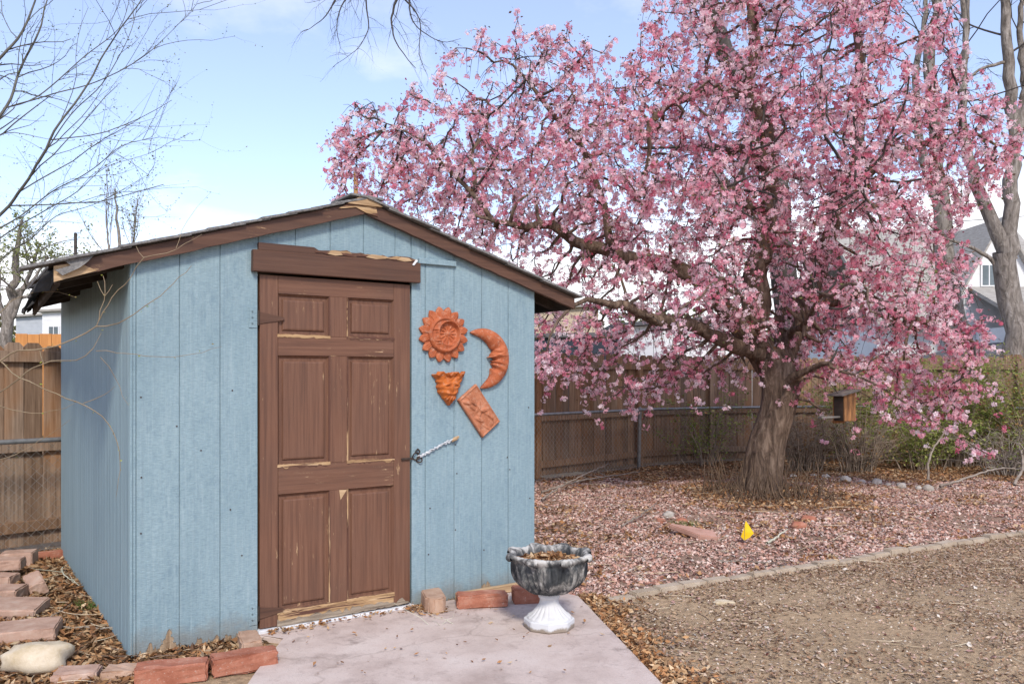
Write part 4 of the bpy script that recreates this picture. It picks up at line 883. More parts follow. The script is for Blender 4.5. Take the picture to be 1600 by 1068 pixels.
    for s0, s1, n, w in ((1.50, 1.72, 260, .10), (.66, 1.0, 120, .04), (1.0, 1.5, 60, .05), (2.2, 2.48, 120, .12)):
        s = rng.uniform(s0, s1, n); t = -.03 - np.abs(rng.normal(0, w, n)); q = SH_A + s[:, None] * SH_U + t[:, None] * SH_V; px.append(q[:, 0]); py.append(q[:, 1])
    n = 70; px.append(rng.uniform(-1.2, .5, n)); py.append(rng.uniform(3.8, 5.0, n)); x, y = np.concatenate(px), np.concatenate(py)
    o = leaf_mesh('slab_leaves', np.column_stack([x, y, .026 + .014 * rng.random(len(x))]), rng.uniform(.006, .018, len(x)), LEAFCOL[rng.integers(0, len(LEAFCOL), len(x))], tilt=.4); tag(o, 'stray dry leaves on the slab and along the door foot', None, None, 'stuff')
    # straw and fine twigs lying about
    polys, cols = [], []
    def straw(n, x0, x1, y0, y1, keep, lmin, lmax, rad, z=.02):
        x, y = scatter(n, x0, x1, y0, y1, keep)
        for a, b in zip(x, y):
            L = random.uniform(lmin, lmax); an = random.uniform(0, 6.28); k = random.uniform(-1.2, 1.2); t = np.linspace(0, 1, 5); h = an + k * t
            px = a + np.cumsum(np.cos(h)) * L / 5; py = b + np.cumsum(np.sin(h)) * L / 5
            polys.append((np.column_stack([px, py, gz(px, py) + z * random.uniform(.3, 1.2)]), np.full(5, rad) * np.array([1, 1, .9, .7, .4]))); cols.append(random.choice([(0.48, 0.38, 0.25), (0.36, 0.27, 0.18), (0.60, 0.51, 0.37), (0.22, 0.16, 0.12)]))
    straw(700, -5, -1, 3.4, 7.2, lambda x, y: in_poly(x, y, MULCH), .08, .35, .0022, .045)
    straw(420, .4, 5.5, 3.4, 7.4, lambda x, y: (edge_y(x) - y > .05) & ~in_poly(x, y, SLAB), .06, .32, .0022, .012)
    straw(500, .3, 8.5, 5.2, 13, lambda x, y: in_poly(x, y, BED), .1, .5, .003, .03)
    V, F = tubes(polys, 4); C = np.concatenate([np.tile(np.array(c), (16, 1)) for c in cols]); o = big_mesh('loose_straw', V, F, MTWIG, None, C); tag(o, 'loose straw and thin dry twigs strewn over the ground', None, None, 'stuff')
build_urn(); build_litter()

def stick(pts, r, label, mat=None, name='fallen_stick', twigs=3):
    P = np.array(pts, float); P[:, 2] += gz(P[:, 0], P[:, 1]); Q, rr = smooth_poly(P, np.linspace(r, r * .45, len(P)), .05, .004); polys = [(Q, rr)]
    for k in range(twigs):
        i = random.randrange(len(Q) // 3, len(Q)); d = np.array([random.uniform(-1, 1), random.uniform(-1, 1), random.uniform(0, .5)]); polys.append((Q[i] + np.linspace(0, 1, 4)[:, None] * d * random.uniform(.08, .25) + rng.normal(0, .006, (4, 3)), np.array([.5, .4, .3, .15]) * r))
    V, F = tubes(polys, 6); o = mesh_obj(name, V, F, mat or MSTICK, None, True); tag(o, label, 'stick'); return o
MSTICK = mat_simple('grey_dead_wood', (0.15, 0.12, 0.095), (0.36, 0.31, 0.26), 12, .9, .5)
MPALE = mat_simple('pale_stripped_wood', (0.42, 0.42, 0.32), (0.58, 0.57, 0.46), 12, .8, .3)
stick([(2.14, 6.98, .02), (2.30, 7.2, .03), (2.46, 7.42, .05)], .012, 'short pale stick right of the yellow flag', MPALE, twigs=0)
stick([(.33, 9.3, .03), (.55, 9.9, .08), (.95, 10.6, .16), (1.3, 11.2, .22)], .012, 'long thin stick leaning from the shed corner to the fence')
stick([(.35, 9.9, .03), (.8, 10.4, .10), (1.2, 10.9, .08), (1.75, 11.4, .10)], .013, 'bowed grey stick on the leaves by the fence foot')
stick([(1.02, 7.75, .02), (1.25, 8.1, .05), (1.5, 8.6, .09)], .009, 'forked dry twig on the gravel left of the flagstone')
stick([(1.55, 6.25, .012), (1.80, 6.22, .015), (2.05, 6.1, .01)], .009, 'dark twig lying near the edging bricks')
stick([(5.4, 10.5, .03), (5.9, 10.7, .12), (6.4, 10.9, .20), (7.1, 11.2, .14)], .017, 'thick pale fallen branch at the right edge', MSTICK, twigs=9)
stick([(5.5, 11.0, .05), (5.55, 11.05, .35), (5.75, 11.1, .65), (5.95, 11.1, .80)], .017, 'pale crooked branch standing up beside the right shrubs', twigs=5)
stick([(6.4, 10.6, .02), (6.7, 10.9, .25), (6.75, 11.0, .45), (7.1, 11.1, .30)], .02, 'bent pale branch tangled at the far right', twigs=6)
stick([(-3.05, 4.95, .09), (-2.6, 4.62, .03), (-2.2, 4.55, .04), (-1.98, 4.6, .03)], .007, 'dark twig reaching from the pavers to the shed wall')
stick([(-3.3, 6.1, .02), (-3.1, 5.75, .05), (-2.85, 5.5, .03)], .006, 'pale twig in the mulch by the rear red brick', MPALE)
stick([(-.60, 4.62, .026), (-.45, 4.63, .03), (-.33, 4.66, .026)], .0035, 'thin dry twig lying on the concrete slab', MPALE, twigs=5)

# ------------------------------------------------------------------ trees
def PX(px, py, Y): return np.array([(px - 800) / 1300 * Y, Y, CAM_H + (589 - py) / 1300 * Y])
MBARK = mat_bark('crabapple_bark', (0.036, 0.024, 0.018), (0.155, 0.108, 0.078), (0.34, 0.255, 0.19), 17, .07)
MGREYB = mat_bark('grey_bark', (0.075, 0.064, 0.054), (0.235, 0.205, 0.178), (0.42, 0.38, 0.345), 14, .06)
MDKB = mat_simple('dark_twig_bark', (0.035, 0.030, 0.028), (0.09, 0.078, 0.068), 10, .9, .3)
MYB = mat_simple('yellow_brown_twig', (0.17, 0.125, 0.075), (0.33, 0.26, 0.17), 10, .8, .3)
MSHOOT = mat_simple('dead_brown_shoot', (0.06, 0.04, 0.028), (0.20, 0.135, 0.085), 9, .9, .2)
MLT = mat_simple('greenish_grey_twig', (0.075, 0.075, 0.065), (0.17, 0.165, 0.14), 10, .9, .3)
MFLOWER = mat_tint('blossom', 0.7, 0.55, .15); MFOL = mat_tint('foliage', 0.7, 0.3, .2)

def crabapple():
    tree = empty('crabapple_tree', (2.91, 9.8, 0)); tag(tree, 'large crabapple tree in full pink blossom right of the shed', 'tree'); T0 = np.array([2.91, 9.8, 0])
    Y0 = 9.8
    def L(pts): return [(PX(x, y, Y0 + dy), r * (.84 if r < .15 else .95)) for x, y, dy, r in pts]
    limbs = [
        L([(1216, 640, 0, .13), (1210, 585, 0, .18), (1178, 510, 0, .165), (1186, 430, 0, .15), (1192, 350, .1, .13), (1204, 250, .1, .115), (1172, 150, .2, .10), (1184, 60, .2, .085), (1180, -60, .3, .06), (1200, -160, .3, .03)]),
        L([(1172, 150, .2, .085), (1112, 140, 0, .066), (1050, 158, -.3, .05), (1015, 215, -.5, .034), (1003, 285, -.6, .02)]),
        L([(1192, 545, 0, .16), (1140, 482, -.1, .14), (1080, 432, -.2, .125), (1010, 402, -.3, .105), (940, 386, -.4, .085), (870, 358, -.6, .065), (800, 352, -.8, .04), (740, 340, -.9, .016)]),
        L([(955, 388, -.4, .06), (948, 340, -.3, .055), (936, 300, -.2, .05), (910, 240, 0, .042), (850, 170, .2, .032), (800, 100, .3, .018)]),
        L([(775, 352, -.8, .036), (765, 345, -.8, .034), (738, 304, -.7, .031), (690, 258, -.6, .026), (660, 225, -.6, .018), (600, 190, -.5, .009)]),
        L([(738, 304, -.7, .03), (733, 272, -.5, .028), (756, 204, -.2, .022), (770, 165, 0, .014)]),
        L([(1185, 555, -.1, .12), (1120, 525, -.5, .095), (1040, 500, -.9, .08), (960, 470, -1.2, .05), (915, 466, -1.4, .032), (870, 500, -1.5, .018), (850, 545, -1.5, .008)]),
        L([(1218, 580, .1, .17), (1252, 500, .3, .13), (1284, 400, .5, .115), (1318, 300, .6, .10), (1348, 180, .7, .085), (1340, 60, .8, .065), (1330, -60, .9, .04)]),
        L([(1225, 600, -.1, .08), (1262, 575, -.4, .045), (1290, 565, -.7, .025), (1340, 580, -1.0, .016), (1400, 620, -1.3, .014), (1460, 665, -1.5, .010), (1545, 705, -1.7, .006)]),
        L([(1262, 470, .3, .09), (1340, 462, 0, .06), (1430, 500, -.3, .042), (1520, 540, -.5, .02)]),
        L([(1318, 300, .6, .07), (1400, 240, .3, .05), (1480, 215, .1, .034), (1560, 225, 0, .018)]),
        L([(1195, 530, -.1, .045), (1160, 470, -1.1, .028), (1120, 440, -1.9, .018), (1080, 460, -2.5, .011), (1060, 520, -2.8, .006)]),
        L([(1235, 520, 0, .045), (1280, 470, -1.0, .028), (1330, 450, -1.8, .018), (1380, 490, -2.4, .007)]),
        L([(1210, 560, .3, .11), (1230, 480, 1.2, .09), (1270, 420, 2.0, .06), (1290, 400, 2.8, .03)]),
        L([(1200, 250, .1, .08), (1130, 230, 1.0, .06), (1060, 240, 1.8, .04), (1000, 270, 2.4, .02)]),
        L([(1186, 330, 0, .05), (1150, 300, -1.0, .03), (1130, 290, -1.9, .018), (1120, 330, -2.5, .007)]),
        L([(1310, 310, .6, .045), (1330, 280, -.6, .03), (1350, 300, -1.6, .018), (1370, 350, -2.2, .007)]),
    ]
    trunk = [(PX(1184, 800, Y0), .31), (PX(1187, 776, Y0), .275), (PX(1191, 740, Y0), .24), (PX(1198, 690, Y0), .215), (PX(1214, 638, Y0), .20), (PX(1219, 600, Y0), .225), (PX(1212, 570, Y0), .22), (PX(1204, 545, Y0), .14)]
    # nodes of the growing skeleton
    pos, par, fixr = [], [], []
    tp, tr = smooth_poly([p for p, r in trunk], [r for p, r in trunk], .07)
    for lb in limbs:
        Q, rr = smooth_poly([p for p, r in lb], [r for p, r in lb], .13, .0)
        w = np.stack([vnoise(np.arange(len(Q)) * .45, k, 77 + len(pos) % 50) - .5 for k in range(3)], -1) * .13; w[0] = 0; Q = Q + w
        # attach to the closest earlier node
        if pos: d = np.linalg.norm(np.array(pos) - Q[0], axis=1); j = int(d.argmin()); prev = j if d[j] < .35 else -1
        else: prev = -1
        for q, r in zip(Q, rr): pos.append(q); par.append(prev); fixr.append(r); prev = len(pos) - 1
    # crown volume: outline in the tree's own plane (metres), lens-shaped in depth
    def XZ(x, y): p = PX(x, y, Y0); return (p[0], p[2])
    outline = [XZ(*p) for p in ((505, 320), (512, 205), (560, 145), (630, 125), (655, 100), (715, 65), (835, 25), (905, 45), (930, 95), (985, 60), (1010, -40), (1100, -150), (1240, -200), (1380, -150), (1470, -30), (1520, 60), (1565, 130), (1600, 190), (1585, 270), (1530, 330), (1500, 400), (1515, 470), (1545, 520), (1560, 560), (1530, 620), (1500, 670), (1420, 660), (1330, 640), (1290, 615), (1235, 585), (1170, 580), (1120, 605), (1060, 625), (1000, 660), (950, 640), (905, 615), (850, 590), (820, 520), (830, 440), (740, 400), (640, 340), (560, 330))]
    N = 9000; x = rng.uniform(-2.6, 7, N * 4); z = rng.uniform(.7, 7.5, N * 4); k = in_poly(x, z, outline); x, z = x[k], z[k]; d = poly_dist(x, z, outline)
    half = np.minimum(2.1, .25 + .95 * d); y = Y0 + rng.uniform(-1, 1, len(x)) * half
    cl = np.array([fbm(a * .9 + c * .5, b * .9, 55) for a, b, c in zip(x, z, y)]) if False else fbm(x * .9 + y * .55, z * .9 - y * .4, 55)
    k = (cl > .46) | (rng.random(len(x)) < .22); att = np.column_stack([x, y, z])[k]
    att = att[rng.permutation(len(att))[:6200]]
    step, infl, kill = .13, 1.3, .21
    for it in range(60):
        kd = kdtree.KDTree(len(pos))
        for i, p in enumerate(pos): kd.insert(p, i)
        kd.balance(); acc = {}; keep = np.ones(len(att), bool)
        for a in range(len(att)):
            co, i, dist = kd.find(att[a])
            if dist < kill: keep[a] = False; continue
            if dist > infl and it < 40: continue
            v = (att[a] - pos[i]) / dist; s = acc.get(i); acc[i] = v if s is None else s + v
        att = att[keep]
        if not acc or not len(att): break
        for i, v in acc.items():
            n = np.linalg.norm(v)
            if n < 1e-3: continue
            q = pos[i] + (v / n + rng.normal(0, .22, 3) + np.array([0, 0, -.10])) * step; pos.append(q); par.append(i); fixr.append(0.0)
    pos = np.array(pos); par = np.array(par); n = len(pos); cnt = np.ones(n); fixr = np.array(fixr)
    for i in range(n - 1, -1, -1):
        if par[i] >= 0: cnt[par[i]] += cnt[i] if par[i] < i else 0
    rad = np.where(fixr > 0, fixr, np.minimum(.0042 * cnt ** .42, .05))
    for i in range(n):
        if fixr[i] == 0 and par[i] >= 0: rad[i] = max(rad[i], min(.62 * rad[par[i]], .02)) if fixr[par[i]] > 0 else max(rad[i], .80 * rad[par[i]] if cnt[i] > .6 * cnt[par[i]] else 0)
    kids = [[] for _ in range(n)]
    for i in range(n):
        if par[i] >= 0: kids[par[i]].append(i)
    polys = []; seen = np.zeros(n, bool); fixed_end = n
    for i in range(n):
        if seen[i]: continue
        chain = [par[i]] if par[i] >= 0 else []; c = i
        while True:
            chain.append(c); seen[c] = True; ks = [q for q in kids[c] if not seen[q]]
            if not ks: break
            nx = max(ks, key=lambda q: (fixr[q] > 0 and fixr[c] > 0 and q == c + 1, cnt[q])); c = nx
        if len(chain) > 1:
            r = rad[chain].copy(); r[0] = min(r[0], r[1] * 1.15); polys.append((pos[chain] - T0, r))
    V, F = tubes([p for p in polys if p[1][0] > .02], 9); big_mesh('limbs', V, F, MBARK, tree, None, True)
    # trunk with flutes and root flare
    th = np.linspace(0, 2 * np.pi, 40, endpoint=False); Vt = []
    for i, (p, r) in enumerate(zip(tp, tr)):
        zz = p[2]; fl = 1 + .055 * np.sin(th * 3 + zz * 2.0) + .035 * np.sin(th * 7 - zz * 3) + .10 * np.exp(-max(zz, 0) / .14) * np.sin(th * 5 + 1) + .05 * (fbm(th * 3, np.full(40, zz * 5), 66) - .5)
        Vt.append(np.stack([p[0] + r * fl * np.cos(th), p[1] + r * fl * np.sin(th), np.full(40, zz)], -1) - T0)
    Vt = np.concatenate(Vt); m = 40; Ft = np.array([(i * m + j, i * m + (j + 1) % m, (i + 1) * m + (j + 1) % m, (i + 1) * m + j) for i in range(len(tp) - 1) for j in range(m)]); big_mesh('trunk', Vt, Ft, MBARK, tree, None, True)
    # spurs and blossom clusters
    tw = [p for p in polys if p[1][0] <= .02]; ends = []
    sel = np.where(rad < .085)[0]; spur = []
    for i in sel:
        for k in range(2 if rad[i] < .012 else 1):
            d = rng.normal(0, 1, 3); d /= np.linalg.norm(d); d[2] -= .25; Ls = random.uniform(.06, .24) + rad[i] * 2.6; a = pos[i]; e = a + d * Ls + np.array([0, 0, -.25 * Ls]); spur.append((np.stack([a, a + d * Ls * .55, e]) - T0, np.array([.0035, .0028, .0015]))); ends.append(e); ends.append(a + d * Ls * .5)
        if rad[i] < .02: ends.append(pos[i])
    tip = np.array([i for i in range(n) if not kids[i] and fixr[i] == 0])
    for i in tip:                                     # drooping ends
        if rng.random() < .5:
            a = pos[i]; h = rng.uniform(0, 6.28); ll = random.uniform(.15, .5); q = np.stack([a + np.array([math.cos(h) * ll * .5 * t, math.sin(h) * ll * .5 * t, -ll * t * t]) for t in np.linspace(0, 1, 6)]); spur.append((q - T0, np.linspace(.004, .0015, 6))); ends += list(q[1:])
    V, F = tubes(tw + spur, 4); o = big_mesh('twigs', V, F, MDKB, tree); o['kind'] = 'stuff'
    E = np.array(ends); dens = fbm(E[:, 0] * 1.6 + E[:, 1], E[:, 2] * 1.6 - E[:, 1] * .7, 88); E = E[(rng.random(len(E)) < np.clip((dens - .27) * 3.8, .16, 1))]
    print('crabapple nodes', n, 'clusters', len(E))
    per = 6; maxf = 116000
    if len(E) * per > maxf: E = E[rng.permutation(len(E))[:maxf // per]]
    ctone = np.clip(rng.normal(.56, .32, len(E)) + (E[:, 0] - 2.0) * -.012, 0, 1)
    C0 = np.repeat(E, per, 0); nf = len(C0); off = rng.normal(0, 1, (nf, 3)); off /= np.linalg.norm(off, axis=1)[:, None]; Pf = C0 + off * rng.uniform(.010, .046, (nf, 1)) + np.array([0, 0, -.015])
    Nf = off + rng.normal(0, .45, (nf, 3)); Nf /= np.linalg.norm(Nf, axis=1)[:, None]
    ref = rng.normal(0, 1, (nf, 3)); A = np.cross(Nf, ref); A /= np.linalg.norm(A, axis=1)[:, None]; B = np.cross(Nf, A)
    s = rng.uniform(.015, .027, (nf, 1)); cup = rng.uniform(-.05, .7, (nf, 1)); Vs, Fs, Cs = [], [], []
    tone = np.clip(np.repeat(ctone, per) + rng.normal(0, .16, nf), 0, 1)[:, None]
    dark, mid, lite = np.array([.70, .20, .29]), np.array([.93, .52, .60]), np.array([.98, .85, .875])
    base = np.where(tone < .45, dark + (mid - dark) * tone / .45, mid + (lite - mid) * (tone - .45) / .55)
    for k in range(5):
        a = k * 2 * np.pi / 5; d = A * math.cos(a) + B * math.sin(a); p = np.cross(Nf, d)
        q0 = Pf + d * s * .12; q1 = Pf + d * s * .65 + p * s * .44 + Nf * s * cup * .45; q2 = Pf + d * s * 1.12 + Nf * s * cup; q3 = Pf + d * s * .65 - p * s * .44 + Nf * s * cup * .45
        Vs.append(np.stack([q0, q1, q2, q3], 1)); Cs.append(base * rng.uniform(.88, 1.08, (nf, 1)))
    V = np.stack(Vs, 1).reshape(-1, 3) - T0; F = np.arange(nf * 20).reshape(-1, 4); C = np.stack(Cs, 1).reshape(-1, 3)
    o = big_mesh('blossom', V, F, MFLOWER, tree, C); o['kind'] = 'stuff'
    # young bronze and green leaves, buds
    nl = 26000; idx = rng.integers(0, len(E), nl); P = E[idx] + rng.normal(0, .045, (nl, 3)) - T0; pal = np.array([(.14, .075, .035), (.10, .09, .03), (.20, .09, .05), (.13, .14, .045), (.30, .055, .085)])
    C = pal[rng.choice(5, nl, p=[.3, .2, .2, .15, .15])] * rng.uniform(.8, 1.3, (nl, 1)); o = leaf_mesh('young_leaves', P, rng.uniform(.010, .024, nl), C, tree, 1.5, MFOL); o['kind'] = 'stuff'
    # dead shoots and leaf heap round the foot
    sh = []
    for k in range(150):
        a = random.choice((3.4, 4.1, 4.5, 5.0, 5.6, 2.9)) + random.gauss(0, .28); rr = random.uniform(.30, .40) + abs(random.gauss(0, .22)); b = np.array([math.cos(a) * rr, math.sin(a) * rr - .1, 0]); b[2] = float(gz(b[0] + T0[0], b[1] + T0[1])); h = random.uniform(.1, .5); l = np.array([random.uniform(-.18, .18), random.uniform(-.18, .18), h])
        sh.append((b + np.linspace(0, 1, 4)[:, None] * l + rng.normal(0, .012, (4, 3)), np.array([.007, .006, .004, .0015]) * random.uniform(.6, 1.4)))
    V, F = tubes(sh, 4); o = big_mesh('sucker_shoots', V, F, MSHOOT, tree); o['kind'] = 'stuff'
crabapple()

def grow(start, d, length, r, level, out, maxlev, grav=0.0, spread=.7, nkid=4, wander=.12, seg=8, up=0.0):
    P = [np.array(start, float)]; d = np.array(d, float); d /= np.linalg.norm(d)
    for k in range(seg):
        d = d + rng.normal(0, wander, 3) + np.array([0, 0, up - grav]); d /= np.linalg.norm(d); P.append(P[-1] + d * length / seg)
    P = np.array(P); rr = np.linspace(r, r * (.45 if level < maxlev else .2), len(P)); out.append((P, rr, level))
    if level < maxlev:
        for k in range(nkid):
            i = random.randrange(len(P) // 4, len(P)); t = P[min(i + 1, len(P) - 1)] - P[max(i - 1, 0)]; t /= np.linalg.norm(t); q = t + rng.normal(0, spread, 3); grow(P[i], q, length * random.uniform(.45, .75), rr[i] * .6, level + 1, out, maxlev, grav, spread, nkid, wander, max(4, seg - 1), up)
def bare_tree(name, label, limbs, mat, base, kids=(6, 3), lens=.35, lev=2, grav=0., buds=None, spread=.6, twig_r=.4, budn=3, up=.02, budsize=(.008, .02), wander=.13):
    """limbs: list of control polylines [(P, r)...]; twigs are grown from them"""
    o = empty(name, base); tag(o, label, 'tree'); T0 = np.array(base); lp, tw = [], []
    for li, lb in enumerate(limbs):
        Q, rr = smooth_poly([p for p, r in lb], [r for p, r in lb], max(.08, lb[0][1] * .8), 0); Q = Q + np.stack([vnoise(np.arange(len(Q)) * .5, k + li * 3, 7) - .5 for k in range(3)], -1) * lb[0][1] * .6
        lp.append((Q - T0, rr)); L = np.linalg.norm(Q[-1] - Q[0])
        if li == 0 and lb[0][1] > .1 and len(limbs) > 1: ks = 0
        else: ks = kids[0]
        for k in range(ks):
            i = random.randrange(len(Q) // 4, len(Q)); t = Q[min(i + 1, len(Q) - 1)] - Q[max(i - 1, 0)]; t /= np.linalg.norm(t) + 1e-9
            grow(Q[i], t + rng.normal(0, spread, 3), L * lens * random.uniform(.6, 1.3), max(rr[i] * twig_r, .003), 1, tw, lev, grav, spread, kids[1], wander, 7, up)
    th = [p for p in lp if p[1][0] > .02] or lp; V, F = tubes(lp[:1], 12); big_mesh('trunk', V, F, mat, o, None, True)
    if len(lp) > 1: V, F = tubes(lp[1:], 9); big_mesh('limbs', V, F, mat, o, None, True)
    if tw: V, F = tubes([(p - T0, r) for p, r, l in tw], 4); q = big_mesh('branches', V, F, mat if twig_r >= .35 else MDKB, o); q['kind'] = 'stuff'
    if buds is not None and tw:
        pts = np.concatenate([p[2:] for p, r, l in tw if l >= lev - 1]); pts = np.repeat(pts, budn, 0) + rng.normal(0, .02 * budsize[1] / .02, (len(pts) * budn, 3)) - T0; C = np.array(buds)[rng.integers(0, len(buds), len(pts))]
        q = leaf_mesh('buds', pts, rng.uniform(*budsize, len(pts)), C, o, 1.3, MFOL); q['kind'] = 'stuff'
    return o
BUD = [(.20, .26, .05), (.28, .30, .08), (.16, .20, .05), (.24, .20, .09)]
# bare budding tree leaning in from the left, rooted beyond the fence
YL = 8.2
def LL(pts, dy=0.): return [(PX(x, y, YL + dy + q), r * .62) for x, y, q, r in pts]
b0 = PX(-330, 589 + 1300 * 1.4 / YL, YL)
bare_tree('budding_elm', 'tall bare tree with fresh buds reaching in from the left edge', [
    [(b0 + np.array([0, 0, -.1]), .16), (b0 + np.array([0.05, 0, 1.2]), .13), (PX(-250, 420, YL), .11), (PX(-180, 300, YL), .09), (PX(-120, 150, YL), .07), (PX(-60, -50, YL), .05), (PX(-40, -250, YL), .03)],
    LL([(-220, 430, 0, .06), (-60, 380, 0, .032), (5, 330, 0, .024), (50, 270, -.2, .02), (85, 205, -.3, .017), (130, 140, -.3, .014), (165, 80, -.3, .011), (215, 10, -.4, .008), (240, -40, -.4, .005)]),
    LL([(-190, 320, 0, .05), (-40, 220, 0, .028), (10, 165, 0, .022), (30, 110, .1, .018), (60, 50, .1, .014), (80, -30, .2, .008)]),
    LL([(-140, 200, 0, .045), (-30, 115, 0, .026), (20, 70, 0, .02), (50, 15, .1, .015), (65, -60, .2, .01)]),
    LL([(5, 170, 0, .012), (60, 150, .2, .010), (130, 90, .3, .008), (185, 45, .3, .006), (205, -10, .3, .004)]),
    LL([(10, 168, 0, .011), (90, 145, -.2, .009), (150, 128, -.2, .008), (215, 95, -.3, .006), (262, 55, -.3, .004), (308, 6, -.3, .002)]),
    LL([(-60, 385, .1, .02), (20, 345, .2, .012), (80, 300, .3, .010), (140, 268, .3, .008), (190, 228, .4, .006), (235, 215, .4, .004), (248, 198, .4, .002)]),
    LL([(-80, 440, .1, .018), (0, 372, .1, .011), (60, 335, 0, .009), (120, 300, 0, .007), (165, 262, 0, .005), (232, 240, 0, .003)]),
    LL([(-80, 470, .1, .016), (5, 402, .1, .010), (50, 372, 0, .008), (88, 338, 0, .007), (150, 318, 0, .005), (232, 273, 0, .0025)]),
    LL([(60, 255, -.2, .010), (110, 180, -.2, .008), (160, 130, -.2, .007), (200, 60, -.2, .005), (215, 8, -.2, .004)]),
], MLT, tuple(b0 * np.array([1, 1, 0])), (11, 3), .30, 2, .0, BUD, .55, .5, 1, .01, (.006, .013))
# thin twigs of a shrub leaning before the shed's left wall
YT = 3.93
def TT(pts): return [(PX(x, y, YT + q), r * .62) for x, y, q, r in pts]
def twig_shrub():
    base = np.array([-2.95, 4.0, 0.]); o = empty('twiggy_shrub', tuple(base)); tag(o, 'leaning shrub of thin yellowish twigs before the shed left wall', 'shrub')
    L = [TT([(-140, 900, .0, .011), (-90, 700, 0, .009), (0, 563, 0, .0065), (68, 545, 0, .0055), (118, 528, 0, .005), (150, 511, 0, .0045), (186, 504, 0, .004), (240, 470, 0, .003), (300, 415, 0, .0018)]),
         TT([(150, 511, 0, .004), (158, 485, 0, .0035), (166, 455, 0, .003), (160, 430, 0, .0025)]), TT([(164, 462, 0, .003), (176, 444, 0, .0022)]), TT([(163, 462, 0, .003), (152, 441, 0, .0022)]),
         TT([(155, 500, 0, .004), (175, 465, 0, .0035), (205, 432, 0, .003), (225, 403, 0, .003), (262, 395, .02, .0025), (315, 365, .03, .0015)]), TT([(225, 403, 0, .003), (212, 384, 0, .0018)]), TT([(275, 388, .02, .0022), (292, 345, .02, .0015), (330, 300, .02, .0008)]),
         TT([(-120, 760, 0, .009), (-40, 560, 0, .006), (30, 590, 0, .005), (60, 602, 0, .0045), (120, 628, 0, .004), (160, 650, 0, .0035), (182, 690, 0, .003), (188, 735, 0, .002), (180, 778, 0, .001)]), TT([(130, 630, 0, .003), (165, 615, 0, .002), (180, 603, 0, .001)]),
         TT([(150, 548, 0, .003), (200, 552, 0, .0025), (255, 558, 0, .002), (300, 552, 0, .0016), (346, 541, 0, .001)]), TT([(157, 558, 0, .003), (180, 590, 0, .0022), (200, 633, 0, .0012)]),
         TT([(-60, 660, .1, .006), (20, 598, .1, .005), (68, 567, .05, .0045), (118, 562, 0, .0035), (145, 545, 0, .003), (158, 520, 0, .002)]), TT([(68, 567, .05, .004), (62, 548, .05, .003)]),
         TT([(-60, 600, .1, .005), (0, 633, .1, .004), (50, 645, .1, .003), (90, 640, .1, .002), (116, 630, .1, .001)]), TT([(-50, 720, .1, .005), (10, 716, .1, .003), (60, 690, .1, .002), (110, 655, .1, .001)]), TT([(-50, 540, .1, .004), (20, 470, .1, .003), (80, 455, .1, .002), (120, 465, .05, .001)])]
    V, F = tubes([((q := smooth_poly([p for p, r in l], [r for p, r in l], .04, .0025))[0] - base, q[1]) for l in L], 6); big_mesh('twigs', V, F, MYB, o, None, True)
    pts = np.concatenate([smooth_poly([p for p, r in l], [r for p, r in l], .035)[0] for l in L]); pts = pts[rng.random(len(pts)) < .35]; q = leaf_mesh('buds', pts + rng.normal(0, .006, pts.shape) - base, rng.uniform(.003, .008, len(pts)), np.array([(.36, .38, .08), (.26, .33, .06), (.34, .28, .10)])[rng.integers(0, 3, len(pts))], o, 1.3, MFOL); q['kind'] = 'stuff'
twig_shrub()
# tall grey trees beyond the fence on the right; one limb of the tallest hangs in at the top
def FT(Y, pts): return [(PX(x, y, Y), r * (.8 if 16 < Y < 19 else 1)) for x, y, r in pts]
Y1 = 17.
bare_tree('grey_tree', 'forked bare grey tree at the far right edge', [
    FT(Y1, [(1590, 715, .42), (1588, 600, .34), (1585, 520, .30), (1578, 450, .28), (1572, 395, .26)]), FT(Y1, [(1575, 410, .2), (1556, 356, .17), (1530, 295, .15), (1512, 230, .13), (1502, 150, .10), (1508, 60, .07), (1500, -60, .05)]),
    FT(Y1, [(1575, 405, .2), (1581, 300, .18), (1584, 200, .16), (1576, 120, .14), (1570, 0, .11), (1560, -150, .07)]), FT(Y1, [(1586, 240, .1), (1600, 150, .09), (1595, 40, .07), (1610, -100, .05)]), FT(Y1, [(1580, 440, .06), (1535, 395, .05), (1470, 370, .03), (1420, 355, .015)]), FT(Y1, [(1578, 95, .05), (1530, 110, .035), (1490, 145, .02)])],
    MGREYB, tuple(PX(1590, 589, Y1) * np.array([1, 1, 0])), (9, 4), .30, 2, .02, None, .7, .22)
bare_tree('grey_tree', 'pale grey bare tree showing through the right side of the blossom', [
    FT(18.5, [(1500, 700, .42), (1495, 560, .34), (1490, 480, .30), (1478, 400, .26), (1466, 300, .22), (1460, 180, .18), (1458, 80, .15), (1466, -60, .10)]), FT(18.5, [(1470, 330, .15), (1440, 230, .12), (1430, 120, .09), (1446, 20, .06), (1450, -80, .04)]), FT(18.5, [(1462, 220, .12), (1490, 130, .09), (1510, 60, .06), (1512, -40, .04)])],
    MGREYB, tuple(PX(1500, 589, 18.5) * np.array([1, 1, 0])), (10, 4), .28, 2, .02, None, .7, .22)
Y3 = 15.5
